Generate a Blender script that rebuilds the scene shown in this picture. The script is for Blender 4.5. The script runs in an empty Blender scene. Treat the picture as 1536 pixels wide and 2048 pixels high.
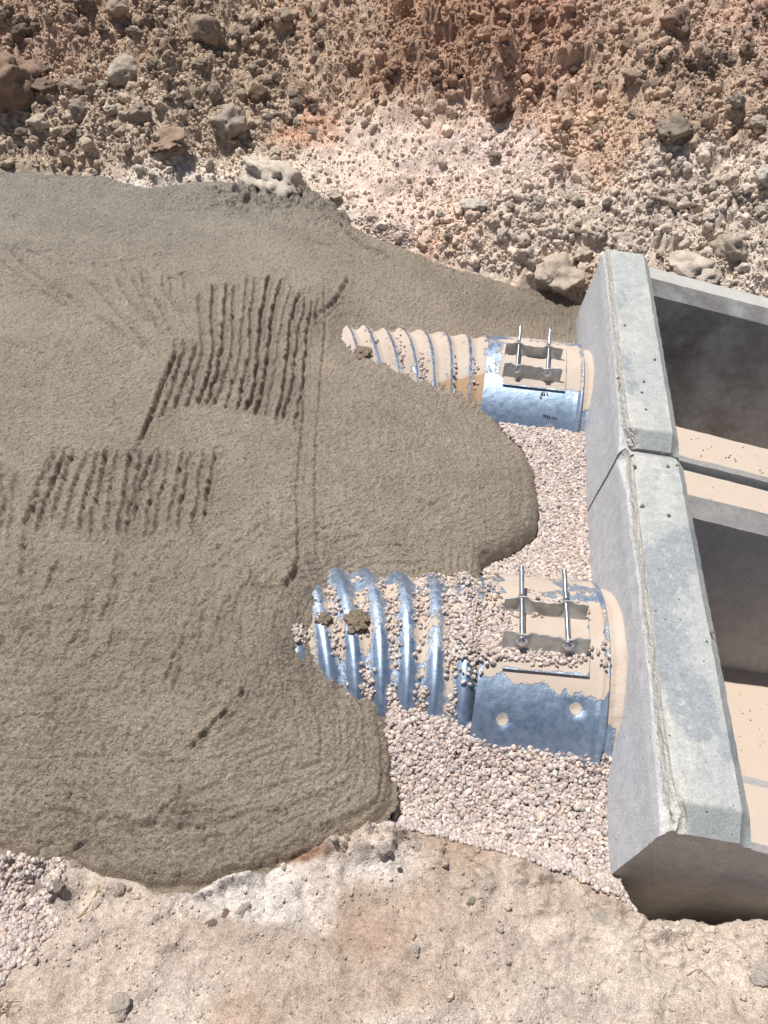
import bpy, math, random
import numpy as np
from mathutils import Matrix, Vector, noise as mnoise
from mathutils.geometry import tessellate_polygon
random.seed(5); RNG = np.random.default_rng(7)
scene = bpy.context.scene
C = scene.collection

# ------------------------------------------------------------------ camera, sky, sun, exposure
CAM_H = 1.9; FOC = 1500.0
dy_ = np.array([316., -1557., FOC]); dy_ /= np.linalg.norm(dy_)
dn_ = np.array([-130., 1418., FOC]); dn_ -= dn_.dot(dy_)*dy_; dn_ /= np.linalg.norm(dn_)
up_ = -dn_
RC = np.array([np.cross(dy_, up_), dy_, up_])            # world = RC @ camera ray
cam = bpy.data.objects.new('camera', bpy.data.cameras.new('camera')); C.objects.link(cam)
m = Matrix.Identity(4)
for i in range(3):
    m[i][0] = RC[i, 0]; m[i][1] = -RC[i, 1]; m[i][2] = -RC[i, 2]
m[2][3] = CAM_H
cam.matrix_world = m
cam.data.sensor_fit = 'VERTICAL'; cam.data.sensor_height = 36; cam.data.lens = 36*FOC/2048
cam.data.clip_start = 0.05; cam.data.clip_end = 300
scene.camera = cam
SUN = Vector((-0.32, 0.19, 0.93)).normalized()
w = bpy.data.worlds.new('World'); scene.world = w; w.use_nodes = True
nt = w.node_tree; bg = nt.nodes['Background']
sky = nt.nodes.new('ShaderNodeTexSky'); sky.sky_type = 'NISHITA'; sky.sun_disc = False
sky.sun_elevation = math.asin(SUN.z); sky.sun_rotation = math.atan2(SUN.x, SUN.y)
nt.links.new(sky.outputs[0], bg.inputs[0]); bg.inputs[1].default_value = 0.05
sl = bpy.data.lights.new('sun', 'SUN'); sl.energy = 5.0; sl.angle = math.radians(.5); sl.color = (1, .965, .91)
so = bpy.data.objects.new('sun', sl); C.objects.link(so)
so.rotation_euler = SUN.to_track_quat('Z', 'Y').to_euler()
scene.view_settings.view_transform = 'Standard'; scene.view_settings.look = 'None'
scene.view_settings.exposure = 0.07; scene.view_settings.gamma = 1

# ------------------------------------------------------------------ geometry helpers
def at(u, v, z=0.):
    r = RC @ np.array([u-768, v-1024, FOC]); t = (z-CAM_H)/r[2]
    return np.array([r[0]*t, r[1]*t, z])
def proj(x, y, z):
    p = np.stack([x, y, z-CAM_H]); c = np.tensordot(RC.T, p, 1)
    return c[0]/c[2]*FOC+768, c[1]/c[2]*FOC+1024, c[2]
def hsh(ix, iy, s):
    h = (ix.astype(np.int64)*374761393 + iy.astype(np.int64)*668265263 + s*2147483647*13) & 0xffffffff
    h = ((h ^ (h >> 13))*1274126177) & 0xffffffff
    h = (h ^ (h >> 16))*2246822519 & 0xffffffff
    h = h ^ (h >> 15)
    return (h & 0xffffff)/float(0x1000000)
def vn(x, y, s=0):
    x = np.asarray(x, float); y = np.asarray(y, float)
    ix = np.floor(x); iy = np.floor(y); fx = x-ix; fy = y-iy
    fx = fx*fx*fx*(fx*(fx*6-15)+10); fy = fy*fy*fy*(fy*(fy*6-15)+10)
    ix = ix.astype(np.int64); iy = iy.astype(np.int64)
    a = hsh(ix, iy, s); b = hsh(ix+1, iy, s); c = hsh(ix, iy+1, s); d = hsh(ix+1, iy+1, s)
    return ((a*(1-fx)+b*fx)*(1-fy)+(c*(1-fx)+d*fx)*fy)*2-1
def fbm(x, y, sc, s=0, n=4, g=.5):
    x = np.asarray(x, float); y = np.asarray(y, float)
    o = 0; a = 1; f = 1/sc; t = 0
    for i in range(n):
        cs, sn = math.cos(i*1.3+s), math.sin(i*1.3+s)
        o = o + a*vn((x*cs-y*sn)*f+17.3*i, (x*sn+y*cs)*f-9.1*i, s*7+i); t += a; a *= g; f *= 2.03
    return o/t
def clods(x, y, cell, s, pres=.8, flat=1.0):
    """heights of half-buried lumps"""
    gx = x/cell; gy = y/cell; ix = np.floor(gx).astype(np.int64); iy = np.floor(gy).astype(np.int64)
    best = np.zeros_like(gx)
    wx = .18*vn(gx*2.3, gy*2.3, s+5); wy = .18*vn(gx*2.3+9, gy*2.3+4, s+6)
    for a in (-1, 0, 1):
        for b in (-1, 0, 1):
            jx = ix+a; jy = iy+b
            cx = jx+hsh(jx, jy, s+1); cy = jy+hsh(jx, jy, s+2)
            rd = .22+.4*hsh(jx, jy, s+3)**1.6
            rd = np.where(hsh(jx, jy, s+4) < pres, rd, 1e-3)
            d2 = ((gx+wx-cx)**2+(gy+wy-cy)**2)/rd**2
            best = np.maximum(best, np.where(d2 < 1, np.sqrt(np.maximum(0, 1-d2))*rd, 0))
    return best*cell*flat
def sstep(t):
    t = np.clip(t, 0, 1); return t*t*(3-2*t)
def in_poly(u, v, poly):
    ins = np.zeros(np.shape(u), bool); n = len(poly)
    for i in range(n):
        x1, y1 = poly[i]; x2, y2 = poly[(i+1) % n]
        if y1 == y2: continue
        c = ((y1 > v) != (y2 > v)) & (u < (x2-x1)*(v-y1)/(y2-y1)+x1)
        ins ^= c
    return ins
def seg_dist(x, y, pts, closed=False):
    d = np.full(np.shape(x), 1e9); n = len(pts)
    for i in range(n if closed else n-1):
        x1, y1 = pts[i][:2]; x2, y2 = pts[(i+1) % n][:2]
        L = (x2-x1)**2+(y2-y1)**2+1e-12
        t = np.clip(((x-x1)*(x2-x1)+(y-y1)*(y2-y1))/L, 0, 1)
        d = np.minimum(d, (x-x1-t*(x2-x1))**2+(y-y1-t*(y2-y1))**2)
    return np.sqrt(d)
class RBF:
    def __init__(s, P, sm=.002):
        P = np.array(P, float); s.P = P[:, :2]; n = len(P)
        D = np.linalg.norm(s.P[:, None]-s.P[None], axis=2)
        A = np.zeros((n+3, n+3)); A[:n, :n] = D - sm*np.eye(n)
        A[:n, n] = 1; A[:n, n+1:] = s.P; A[n, :n] = 1; A[n+1:, :n] = s.P.T
        s.w = np.linalg.solve(A, np.r_[P[:, 2], 0, 0, 0])
    def __call__(s, x, y):
        sh = np.shape(x); x = np.ravel(x); y = np.ravel(y)
        o = np.full(x.shape, s.w[-3])+x*s.w[-2]+y*s.w[-1]
        for (px, py), wt in zip(s.P, s.w):
            o += wt*np.sqrt((x-px)**2+(y-py)**2+.0004)
        return o.reshape(sh)
def mesh_np(name, V, F, mat, parent=None, cols=None, smooth=True, attrs=None):
    """V (n,3), F (m,k) -> one mesh object"""
    me = bpy.data.meshes.new(name); V = np.ascontiguousarray(V, np.float32); F = np.ascontiguousarray(F, np.int32)
    me.vertices.add(len(V)); me.vertices.foreach_set('co', V.ravel())
    me.loops.add(F.size); me.loops.foreach_set('vertex_index', F.ravel())
    k = F.shape[1]
    me.polygons.add(len(F)); me.polygons.foreach_set('loop_start', np.arange(0, F.size, k, dtype=np.int32))
    me.polygons.foreach_set('use_smooth', np.full(len(F), smooth, bool))
    me.update(calc_edges=True)
    if cols is not None:
        a = me.color_attributes.new('Col', 'FLOAT_COLOR', 'POINT')
        cc = np.ones((len(V), 4), np.float32); cc[:, :3] = cols; a.data.foreach_set('color', cc.ravel())
    for kk, vv in (attrs or {}).items():
        a = me.attributes.new(kk, 'FLOAT', 'POINT'); a.data.foreach_set('value', np.ascontiguousarray(vv, np.float32).ravel())
    me.materials.append(mat)
    o = bpy.data.objects.new(name, me); C.objects.link(o)
    if parent: o.parent = parent
    return o
def grid_faces(nx, ny, wrapx=False):
    i = np.arange(ny-1)[:, None]*nx; j = np.arange(nx if wrapx else nx-1)[None]; j2 = (j+1) % nx
    return np.stack([i+j, i+j2, i+nx+j2, i+nx+j], -1).reshape(-1, 4)
def tag(o, label=None, cat=None, group=None, kind=None):
    if label: o['label'] = label
    if cat: o['category'] = cat
    if group: o['group'] = group
    if kind: o['kind'] = kind
    return o
def empty(name, loc=(0, 0, 0)):
    o = bpy.data.objects.new(name, None); o.location = loc; o.empty_display_size = .05; C.objects.link(o); return o
def lin(r, g, b, k=1.0):
    f = lambda c: ((c/255+.055)/1.055)**2.4 if c > 10 else c/255/12.92
    return np.array([f(r)*k, f(g)*k, f(b)*k])
K = 0.72   # sunlit sRGB reading -> albedo

# ------------------------------------------------------------------ materials
class Mat:
    def __init__(s, name, rough=.9, metal=0., spec=.3):
        s.m = bpy.data.materials.new(name); s.m.use_nodes = True; s.nt = s.m.node_tree
        s.b = s.nt.nodes['Principled BSDF']
        s.b.inputs['Roughness'].default_value = rough; s.b.inputs['Metallic'].default_value = metal
        s.b.inputs['Specular IOR Level'].default_value = spec
        s.tc = s.nt.nodes.new('ShaderNodeTexCoord')
    def n(s, t, **k):
        nd = s.nt.nodes.new(t)
        for a, b in k.items(): setattr(nd, a, b)
        return nd
    def l(s, a, b): s.nt.links.new(a, b)
    def noise(s, scale, detail=4, rough=.55, coord='Object', dist=0, stretch=None):
        nd = s.n('ShaderNodeTexNoise'); nd.inputs['Scale'].default_value = scale
        nd.inputs['Detail'].default_value = detail; nd.inputs['Roughness'].default_value = rough
        nd.inputs['Distortion'].default_value = dist
        src = s.tc.outputs[coord]
        if stretch:
            mp = s.n('ShaderNodeMapping'); mp.inputs['Scale'].default_value = stretch
            s.l(src, mp.inputs[0]); src = mp.outputs[0]
        s.l(src, nd.inputs['Vector']); return nd.outputs['Fac']
    def voro(s, scale, feature='F1', coord='Object'):
        nd = s.n('ShaderNodeTexVoronoi'); nd.feature = feature; nd.inputs['Scale'].default_value = scale
        s.l(s.tc.outputs[coord], nd.inputs['Vector']); return nd
    def ramp(s, f, pts):
        r = s.n('ShaderNodeValToRGB'); e = r.color_ramp.elements
        e[0].position, e[0].color = pts[0][0], (*pts[0][1], 1) if hasattr(pts[0][1], '__len__') else (pts[0][1],)*3+(1,)
        e[1].position, e[1].color = pts[1][0], (*pts[1][1], 1) if hasattr(pts[1][1], '__len__') else (pts[1][1],)*3+(1,)
        for p in pts[2:]:
            q = e.new(p[0]); q.color = (*p[1], 1) if hasattr(p[1], '__len__') else (p[1],)*3+(1,)
        s.l(f, r.inputs[0]); return r.outputs[0]
    def math(s, op, a, b=None, clamp=False):
        nd = s.n('ShaderNodeMath', operation=op); nd.use_clamp = clamp
        for i, q in enumerate((a, b)):
            if q is None: continue
            if isinstance(q, (int, float)): nd.inputs[i].default_value = q
            else: s.l(q, nd.inputs[i])
        return nd.outputs[0]
    def mix(s, f, a, b, mode='MIX'):
        nd = s.n('ShaderNodeMix', data_type='RGBA'); nd.blend_type = mode
        for i, q in ((0, f), (6, a), (7, b)):
            if isinstance(q, (int, float)): nd.inputs[i].default_value = q
            elif isinstance(q, (tuple, list, np.ndarray)): nd.inputs[i].default_value = (*q, 1)
            else: s.l(q, nd.inputs[i])
        return nd.outputs[2]
    def bump(s, hs):
        prev = None
        for h, dist, st in hs:
            b = s.n('ShaderNodeBump'); b.inputs['Distance'].default_value = dist; b.inputs['Strength'].default_value = st
            s.l(h, b.inputs['Height'])
            if prev: s.l(prev, b.inputs['Normal'])
            prev = b.outputs[0]
        s.l(prev, s.b.inputs['Normal'])
    def col(s, c):
        if isinstance(c, (tuple, list, np.ndarray)): s.b.inputs['Base Color'].default_value = (*c, 1)
        else: s.l(c, s.b.inputs['Base Color'])
        return s
    def attr(s, name, out='Color'):
        a = s.n('ShaderNodeAttribute'); a.attribute_name = name; return a.outputs[out]

def m_dirt(name, bstr=1.0):
    M = Mat(name, .95, spec=.15)
    c = M.attr('Col')
    n1 = M.noise(90, 5, .65); n2 = M.noise(14, 4)
    v = M.voro(160)
    c = M.mix(1, c, M.ramp(n1, [(.3, .78), (.7, 1.2)]), 'MULTIPLY')
    c = M.mix(.8, c, M.ramp(n2, [(.3, .85), (.7, 1.14)]), 'MULTIPLY')
    c = M.mix(1, c, M.ramp(M.noise(330, 3, .8), [(.38, .72), (.5, 1.), (.62, 1.28)]), 'MULTIPLY')
    M.col(c); M.bump([(M.noise(240, 4, .7), .004, .8*bstr), (v.outputs['Distance'], .003, .5*bstr), (n1, .008, .7*bstr)])
    return M.m
def m_gravel(name):
    M = Mat(name, .85, spec=.25); c = M.attr('Col')
    c = M.mix(1, c, M.ramp(M.noise(220, 4, .6), [(.3, .82), (.7, 1.15)]), 'MULTIPLY')
    M.col(c); M.bump([(M.noise(500, 3), .001, .5)]); return M.m
def m_stone(name):
    M = Mat(name, .92, spec=.2)
    oi = M.n('ShaderNodeObjectInfo')
    c = M.mix(1, oi.outputs['Color'], M.ramp(M.noise(2.2, 6, .6), [(.25, .74), (.75, 1.22)]), 'MULTIPLY')
    c = M.mix(.7, c, M.ramp(M.noise(22, 4, .6), [(.3, .75), (.7, 1.25)]), 'MULTIPLY')
    M.col(c); M.bump([(M.noise(18, 6, .8), .004, 1.), (M.noise(5, 5, .65), .009, .9)]); return M.m
def m_wet():
    M = Mat('wet_cement', .5, spec=.6)
    c = M.attr('Col')
    n = M.noise(130, 5, .7)
    c = M.mix(1, c, M.ramp(n, [(.3, .74), (.7, 1.22)]), 'MULTIPLY')
    c = M.mix(1, c, M.ramp(M.noise(330, 3, .8), [(.36, .45), (.46, .9), (.56, 1.1), (.64, 1.6)]), 'MULTIPLY')  # dark flecks painted in as tiny cast shadows of voids
    c = M.mix(.6, c, M.ramp(M.noise(9, 3), [(.3, .9), (.7, 1.1)]), 'MULTIPLY')
    M.col(c)
    M.l(M.ramp(M.noise(300, 2), [(.38, .26), (.62, .62)]), M.b.inputs['Roughness'])
    M.bump([(M.noise(420, 3, .8), .004, 1.), (M.voro(150).outputs['Distance'], .006, 1.), (M.noise(90, 6, .8), .011, 1.)])
    return M.m
def m_precast(name, base, blot, dust=None, dustamt=0., stain=0.):
    M = Mat(name, .8, spec=.3)
    a = M.noise(5, 5, .6); b = M.noise(26, 5, .7)
    c = M.mix(M.ramp(a, [(.42, 0.), (.62, 1.)]), base, blot)
    c = M.mix(1, c, M.ramp(b, [(.3, .86), (.7, 1.12)]), 'MULTIPLY')
    c = M.mix(.8, c, M.ramp(M.noise(150, 4, .7), [(.3, .85), (.7, 1.12)]), 'MULTIPLY')
    if stain:
        f = M.ramp(M.noise(3.2, 5, .6, dist=.6), [(.5, 0.), (.62, 1.)])
        c = M.mix(M.math('MULTIPLY', f, stain), c, (.12, .10, .085))
    if dust is not None:
        g = M.n('ShaderNodeNewGeometry'); sx = M.n('ShaderNodeSeparateXYZ'); M.l(g.outputs['Normal'], sx.inputs[0])
        upf = M.ramp(sx.outputs[2], [(.86, 0.), (.93, 1.)])
        f = M.math('MULTIPLY', upf, M.ramp(M.noise(11, 4), [(.25, dustamt*.8), (.6, dustamt)]))
        c = M.mix(f, c, dust)
    vo = M.voro(38); pr = M.ramp(vo.outputs['Distance'], [(.05, 0.), (.11, 1.)])
    pick = M.ramp(M.noise(60, 1), [(.52, 1.), (.58, 0.)])
    pit = M.math('MAXIMUM', pr, pick)
    c = M.mix(M.math('SUBTRACT', 1, pit), c, (.16, .15, .14))
    M.col(c); M.bump([(M.noise(180, 4, .7), .0015, .6), (b, .005, .3), (pit, .004, .8)])
    return M.m
def m_top():
    """weathered top face of the headwalls: bluish grey with blotches, pale dust, rough flecks"""
    M = Mat('weathered_cement', .85, spec=.25)
    c = M.attr('Col')
    r = M.attr('rough', 'Fac')
    c = M.mix(1, c, M.ramp(M.noise(30, 5, .7), [(.3, .84), (.7, 1.12)]), 'MULTIPLY')
    c = M.mix(1, c, M.ramp(M.noise(210, 3, .7), [(.35, .8), (.65, 1.14)]), 'MULTIPLY')
    vo = M.voro(38); pr = M.ramp(vo.outputs['Distance'], [(.05, 0.), (.12, 1.)])
    pit = M.math('MAXIMUM', pr, M.ramp(M.noise(60, 1), [(.52, 1.), (.57, 0.)]))
    c = M.mix(M.math('SUBTRACT', 1, pit), c, (.14, .135, .13))
    M.col(c)
    M.bump([(M.noise(190, 4, .75), .003, .6), (M.math('MULTIPLY', M.noise(85, 4, .7), r), .007, 1.), (pit, .004, .8)])
    return M.m
def m_galv(name='galvanised_steel', muddy=True):
    M = Mat(name, .33, metal=1.)
    sp = M.voro(110); n = M.noise(60, 4)
    metal = M.mix(M.ramp(n, [(.3, 0.), (.7, 1.)]), (.30, .42, .58), (.46, .57, .72))  # blue of the reflected sky tinted into the steel colour
    if not muddy:
        M.col(metal); M.l(M.ramp(n, [(.3, .28), (.7, .42)]), M.b.inputs['Roughness']); return M.m
    mud = M.attr('mud', 'Fac'); wet = M.attr('wet', 'Fac')
    nn = M.noise(26, 6, .72); n3 = M.noise(95, 4, .7)
    f = M.math('ADD', mud, M.math('MULTIPLY', M.math('SUBTRACT', nn, .5), 1.7))
    f = M.math('ADD', f, M.math('MULTIPLY', M.math('SUBTRACT', n3, .5), .8))
    f0 = f; f = M.ramp(f, [(.48, 0.), (.53, 1.)]); f = M.math('MAXIMUM', f, M.ramp(f0, [(.22, 0.), (.48, .30)])); f = M.math('MAXIMUM', f, M.ramp(M.noise(45, 5, .7), [(.35, .0), (.75, .16)]))
    mc = M.mix(M.ramp(M.noise(8, 4), [(.3, 0.), (.7, 1.)]), lin(216, 197, 180, K), lin(228, 213, 200, K))
    mc = M.mix(M.ramp(M.math('ADD', wet, M.math('MULTIPLY', M.math('SUBTRACT', nn, .5), .6)), [(.47, 0.), (.52, 1.)]), mc, lin(204, 172, 140, K))
    M.col(M.mix(f, metal, mc))
    M.l(M.math('SUBTRACT', 1, f), M.b.inputs['Metallic'])
    M.l(M.ramp(f, [(0, .44), (1, .9)]), M.b.inputs['Roughness'])
    M.bump([(f, .0022, 1.), (M.math('MULTIPLY', M.noise(140, 4), f), .003, .5), (M.noise(12, 2), .012, .12)])
    return M.m
def m_simple(name, c, rough=.6, metal=0., bs=.3, sc=120):
    M = Mat(name, rough, metal)
    M.col(M.mix(1, tuple(c), M.ramp(M.noise(sc, 4), [(.3, .75), (.7, 1.2)]), 'MULTIPLY'))
    M.bump([(M.noise(sc*2, 3), .001, bs)]); return M.m
MD = m_dirt('dirt'); MG = m_gravel('gravel'); MS = m_stone('stone'); MW = m_wet()
MTOP = m_top()
MWING = m_precast('precast_cement', (.49, .475, .46), (.43, .42, .41), lin(232, 212, 194, K), 1.)
MWINGG = m_precast('pale_precast_cement', (.46, .46, .46), (.30, .29, .28), lin(222, 220, 214, K), .8, .5)
MFLOOR = m_precast('dusty_floor', (.45, .42, .38), (.42, .39, .35), lin(226, 206, 188, K), 1.)
MGALV = m_galv(); MCLEAN = m_galv('bright_steel', False)
MBRK = m_simple('bracket_steel', (.50, .49, .465), .42, .35, .2, 40)
MROD = m_simple('threaded_steel', (.66, .69, .70), .32, 1., .1, 60)
MINK = m_simple('black_marker', (.012, .012, .015), .5)
MSTRAW = m_simple('straw', (.50, .38, .22), .8); MTWIG = m_simple('twig_bark', (.22, .16, .11), .9)
MGRN = m_simple('green_blade', (.06, .10, .04), .6); MORG = m_simple('orange_wood', (.50, .24, .14), .8)

# ------------------------------------------------------------------ pipes (needed by the surfaces)
# axis: y = y0 + a (x-.56), z = z0 + b (x-.56)
PIPES = {'near': dict(y0=1.30, z0=-.205, a=.05, b=.04, R=.375), 'far': dict(y0=2.73, z0=-.248, a=-.04, b=.06, R=.36)}
def pipe_c(p, x): return p['y0']+p['a']*(x-.56), p['z0']+p['b']*(x-.56)
def cyl_hit(u, v, p, dr=0.):
    r = RC @ np.array([u-768, v-1024, FOC]); o = np.array([0, 0, CAM_H])
    ay = p['a']; az = p['b']
    ey = r[1]-ay*r[0]; ez = r[2]-az*r[0]
    oy = -(p['y0']-ay*.56); oz = CAM_H-(p['z0']-az*.56)
    R = p['R']+dr
    A = ey*ey+ez*ez; B = 2*(oy*ey+oz*ez); Cc = oy*oy+oz*oz-R*R
    D = B*B-4*A*Cc
    if D < 0: t = -B/(2*A)
    else: t = (-B-math.sqrt(D))/(2*A)
    return o+r*t
NP, FP = PIPES['near'], PIPES['far']

# ------------------------------------------------------------------ height of the trench floor, bank, far slope
def wl(pts, z): return np.array([at(u, v, z if len(q) == 2 else q[2])[:2] for q in pts for (u, v) in [q[:2]]])
bank_px = [(-900, 1640), (-300, 1690), (0, 1705), (60, 1712), (115, 1712), (200, 1752), (300, 1778), (400, 1772), (500, 1738), (620, 1690), (740, 1645),
           (820, 1650), (900, 1665), (1000, 1695), (1060, 1715), (1150, 1745), (1240, 1785), (1300, 1838), (1400, 1838), (1470, 1826), (1536, 1832), (1800, 1870)]
BK = wl(bank_px, .04)
far_px = [(-900, 300, .10), (-300, 325, .10), (0, 335, .10), (120, 350, .10), (200, 352, .10), (300, 375, .10), (370, 366, .10), (430, 362, .10), (490, 372, .10),
          (560, 388, .09), (640, 392, .09), (690, 428, .08), (720, 462, .06), (760, 480, .05), (850, 510, .04), (870, 520, .03), (960, 545, .01),
          (1040, 570, 0), (1110, 578, -.02), (1168, 603, -.04)]
FE = np.array([[*at(u, v, z)[:2], z] for u, v, z in far_px])
FE = np.vstack([FE, [[.85, 3.44, .12], [1.5, 3.36, .10], [2.2, 3.3, .1], [4, 3.2, .1]]])
T_ctrl = []
for u, v, z in [(1130, 880, -.04), (1140, 1000, -.08), (1170, 1120, -.08), (1060, 1110, -.06), (1000, 1560, -.05), (1200, 1560, -.04), (1215, 1650, -.065),
                (900, 1620, -.05), (1232, 1735, -.06), (800, 1620, -.04), (500, 1200, -.12), (200, 900, -.12), (400, 600, -.12), (0, 1400, -.12), (900, 600, -.14), (300, 1650, -.08)]:
    q = at(u, v, z); T_ctrl.append(q)
for u, v in [(770, 1430), (860, 1450), (955, 1478), (1050, 1492), (1195, 1510)]:
    T_ctrl.append(cyl_hit(u, v, NP))
for u, v in [(1010, 850), (1070, 860), (1140, 868)]:
    T_ctrl.append(cyl_hit(u, v, FP))
TR = RBF(T_ctrl)
def ybank(x): return np.interp(x, BK[:, 0], BK[:, 1])
def yfar(x): return np.interp(x, FE[:, 0], FE[:, 1])
def zfar(x): return np.interp(x, FE[:, 0], FE[:, 2])
def slope_h(x, y):
    ye = yfar(x)+.02*fbm(x, y, .15, 31)
    d = y-ye
    s = .62+.05*np.sin(x*1.7)
    h = zfar(x)-.02+np.where(d > 0, s*d, 1.6*d)
    # broad unevenness of the spoil heap
    k = sstep(d/.35)
    h = h+k*(.10*fbm(x, y, .7, 3)+.045*fbm(x, y, .22, 4))
    return np.where(d > 1.9, np.minimum(h, 1.35+.1*fbm(x, y, 1.5, 8)), h)
def ground_macro(x, y):
    T = np.clip(TR(x, y), -.2, .06)
    yb = ybank(x)+.018*fbm(x, y, .09, 11)+.03*fbm(x, y, .3, 12)
    d = yb-y
    wid = np.where(x > .05, .09, .035)
    w = sstep((d+wid*.75)/wid)
    B = .035+.24*np.clip(d, 0, 3)-.05*np.clip(d-.9, 0, 3)+.02*fbm(x, y, .25, 13)*sstep(d/.1)
    G = T*(1-w)+B*w
    S = slope_h(x, y)
    G = np.where(y > 2.5, np.maximum(G, S), G)
    return G
def pit_mask(x, y):
    yb = at(1400, 1838, .04)[1]+.0*x
    e = np.interp(x, [.60, .62, .64, .66, .80, 1.0, 4], [.74, .70, .665, .625, .625, .665, .70])+.016*fbm(x, y*0, .035, 21)+.014*fbm(x, y*0, .11, 22)
    a = (x > .625) & (y > e) & (y < 1.2)
    b = (x > .64) & (y >= .95) & (y < 3.27)
    return (a | b) & (x < 3)
def region_col(u, v, x, y, dv=0.):
    """albedo of the soil: patches laid out over the place"""
    uu = u+38*fbm(x, y, .12, 41)+60*fbm(x, y, .45, 42); vv = v+24*fbm(x, y, .12, 43)+35*fbm(x, y, .45, 44)
    B = [(100, 60, 260, 130, (146, 120, 100)), (420, 60, 240, 110, (140, 121, 101)), (60, 300, 120, 45, (150, 132, 112)), (260, 230, 200, 70, (156, 138, 119)),
         (460, 240, 120, 60, (158, 138, 118)), (330, 345, 130, 28, (218, 202, 186)), (560, 345, 90, 40, (200, 184, 166)), (180, 330, 60, 20, (172, 146, 124)),
         (690, 130, 110, 90, (160, 134, 112)), (620, 60, 70, 60, (156, 128, 105)),
         (900, 90, 150, 85, (148, 114, 90)), (820, 150, 90, 50, (146, 112, 88)), (1060, 120, 120, 60, (152, 118, 96)), (960, 20, 160, 40, (146, 112, 88)), (1100, 40, 80, 50, (158, 118, 94)),
         (595, 265, 50, 22, (180, 134, 104)), (640, 240, 40, 25, (186, 140, 110)), (720, 300, 100, 60, (212, 188, 172)), (860, 230, 90, 35, (200, 172, 152)), (960, 330, 120, 60, (206, 182, 168)),
         (800, 400, 120, 50, (206, 180, 164)), (690, 420, 60, 30, (196, 180, 164)), (900, 470, 60, 60, (198, 170, 150)), (870, 500, 18, 40, (186, 146, 116)),
         (1170, 230, 80, 70, (176, 146, 122)), (1000, 215, 60, 40, (160, 126, 104)), (1350, 60, 170, 90, (158, 132, 112)), (1480, 30, 70, 40, (166, 132, 112)), (1380, 200, 160, 70, (148, 124, 104)), (1200, 320, 60, 40, (170, 138, 116)),
         (1360, 330, 180, 50, (190, 172, 156)), (1100, 430, 150, 60, (190, 172, 156)), (1350, 440, 190, 60, (184, 168, 152)), (1150, 560, 120, 40, (176, 156, 138)), (1500, 540, 70, 60, (192, 176, 160)),
         (1010, 540, 60, 30, (196, 178, 160)),
         (60, 1800, 120, 60, (196, 178, 162)), (250, 1800, 140, 50, (206, 186, 168)), (460, 1790, 90, 50, (232, 222, 212)), (745, 1725, 60, 30, (232, 222, 212)), (200, 1900, 150, 60, (208, 186, 168)), (100, 2010, 160, 60, (204, 180, 160)),
         (330, 2010, 90, 60, (208, 190, 174)), (390, 1930, 120, 50, (204, 182, 164)), (430, 1890, 60, 30, (192, 168, 148)), (620, 1790, 60, 50, (216, 200, 184)), (700, 1690, 70, 30, (206, 184, 164)),
         (600, 1940, 120, 60, (194, 170, 150)), (480, 2020, 60, 40, (196, 166, 142)), (800, 1760, 90, 50, (194, 168, 146)), (880, 1830, 70, 50, (200, 174, 152)), (700, 1850, 50, 60, (184, 152, 128)),
         (850, 1940, 80, 50, (196, 170, 148)), (740, 1970, 100, 50, (192, 166, 144)), (820, 2030, 90, 30, (212, 194, 178)), (1000, 1900, 130, 70, (206, 184, 166)), (1050, 1780, 120, 50, (206, 184, 164)), (1100, 2000, 200, 60, (210, 190, 172)),
         (1180, 1810, 80, 30, (204, 180, 158)), (1350, 1880, 150, 40, (216, 196, 176)), (1300, 1970, 200, 50, (212, 192, 172)), (1500, 1900, 100, 80, (218, 198, 178)), (1450, 2030, 100, 30, (208, 184, 162)), (890, 1700, 40, 18, (190, 160, 134)),
         (590, 1705, 45, 9, (172, 126, 92)), (190, 1715, 60, 12, (170, 118, 80))]
    num = np.zeros(np.shape(u)+(3,)); den = np.full(np.shape(u), 1e-12)
    for cu, cv, ru, rv, c in B:
        q = ((uu-cu)/ru)**2+((vv-cv)/rv)**2
        wgt = np.exp(-1.7*q)+1e-5/(1+q)
        num += wgt[..., None]*lin(*c, K); den += wgt
    c = num/den[..., None]
    gm = c.mean(-1, keepdims=True); c = c*np.where(v[..., None] < 700, 1.3*gm**-.41*(1-.62*np.clip(gm-.24, 0, 1)), 1.33-.35*(gm-.35))
    gm = c.mean(-1, keepdims=True); fs = np.where(v[..., None] < 700, .27, .34); c = c*(1-fs)+gm*fs*np.where(v[..., None] < 700, np.array([1.05, 1., .93]), np.array([1.06, .99, .95]))
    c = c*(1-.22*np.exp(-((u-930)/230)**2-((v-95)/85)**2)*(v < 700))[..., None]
    k = 1+.16*fbm(x, y, .05, 51)+.14*fbm(x, y, .013, 52)
    return c*k[..., None]

def axis_pts(a0, f0, f1, a1, step, grow=1.09):
    mid = list(np.arange(f0, f1, step)); s = step; lo = []; p = f0
    while p > a0: s *= grow; p -= s; lo.append(p)
    s = step; hi = []; p = f1
    while p < a1: hi.append(p); s *= grow; p += s
    return np.array(lo[::-1]+mid+hi)
def rough_amt(u, v):
    """how stony the soil is, 0 smooth .. 1 very stony"""
    B = [(250, 120, 320, 150, 1.), (620, 100, 160, 120, .8), (900, 90, 220, 110, .9), (1350, 180, 250, 130, 1.), (1300, 430, 300, 90, 1.), (1050, 470, 130, 70, .95),
         (750, 300, 150, 60, .12), (960, 330, 140, 60, .3), (820, 400, 100, 50, .25), (640, 260, 60, 40, .2), (330, 340, 140, 25, .35), (100, 320, 100, 30, .9)]
    n = 0; d = 1e-6
    for cu, cv, ru, rv, k in B:
        w_ = np.exp(-(((u-cu)/ru)**2+((v-cv)/rv)**2)); n = n+w_*k; d = d+w_
    r = n/d
    return np.where(v > 1500, .22, r)
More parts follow.
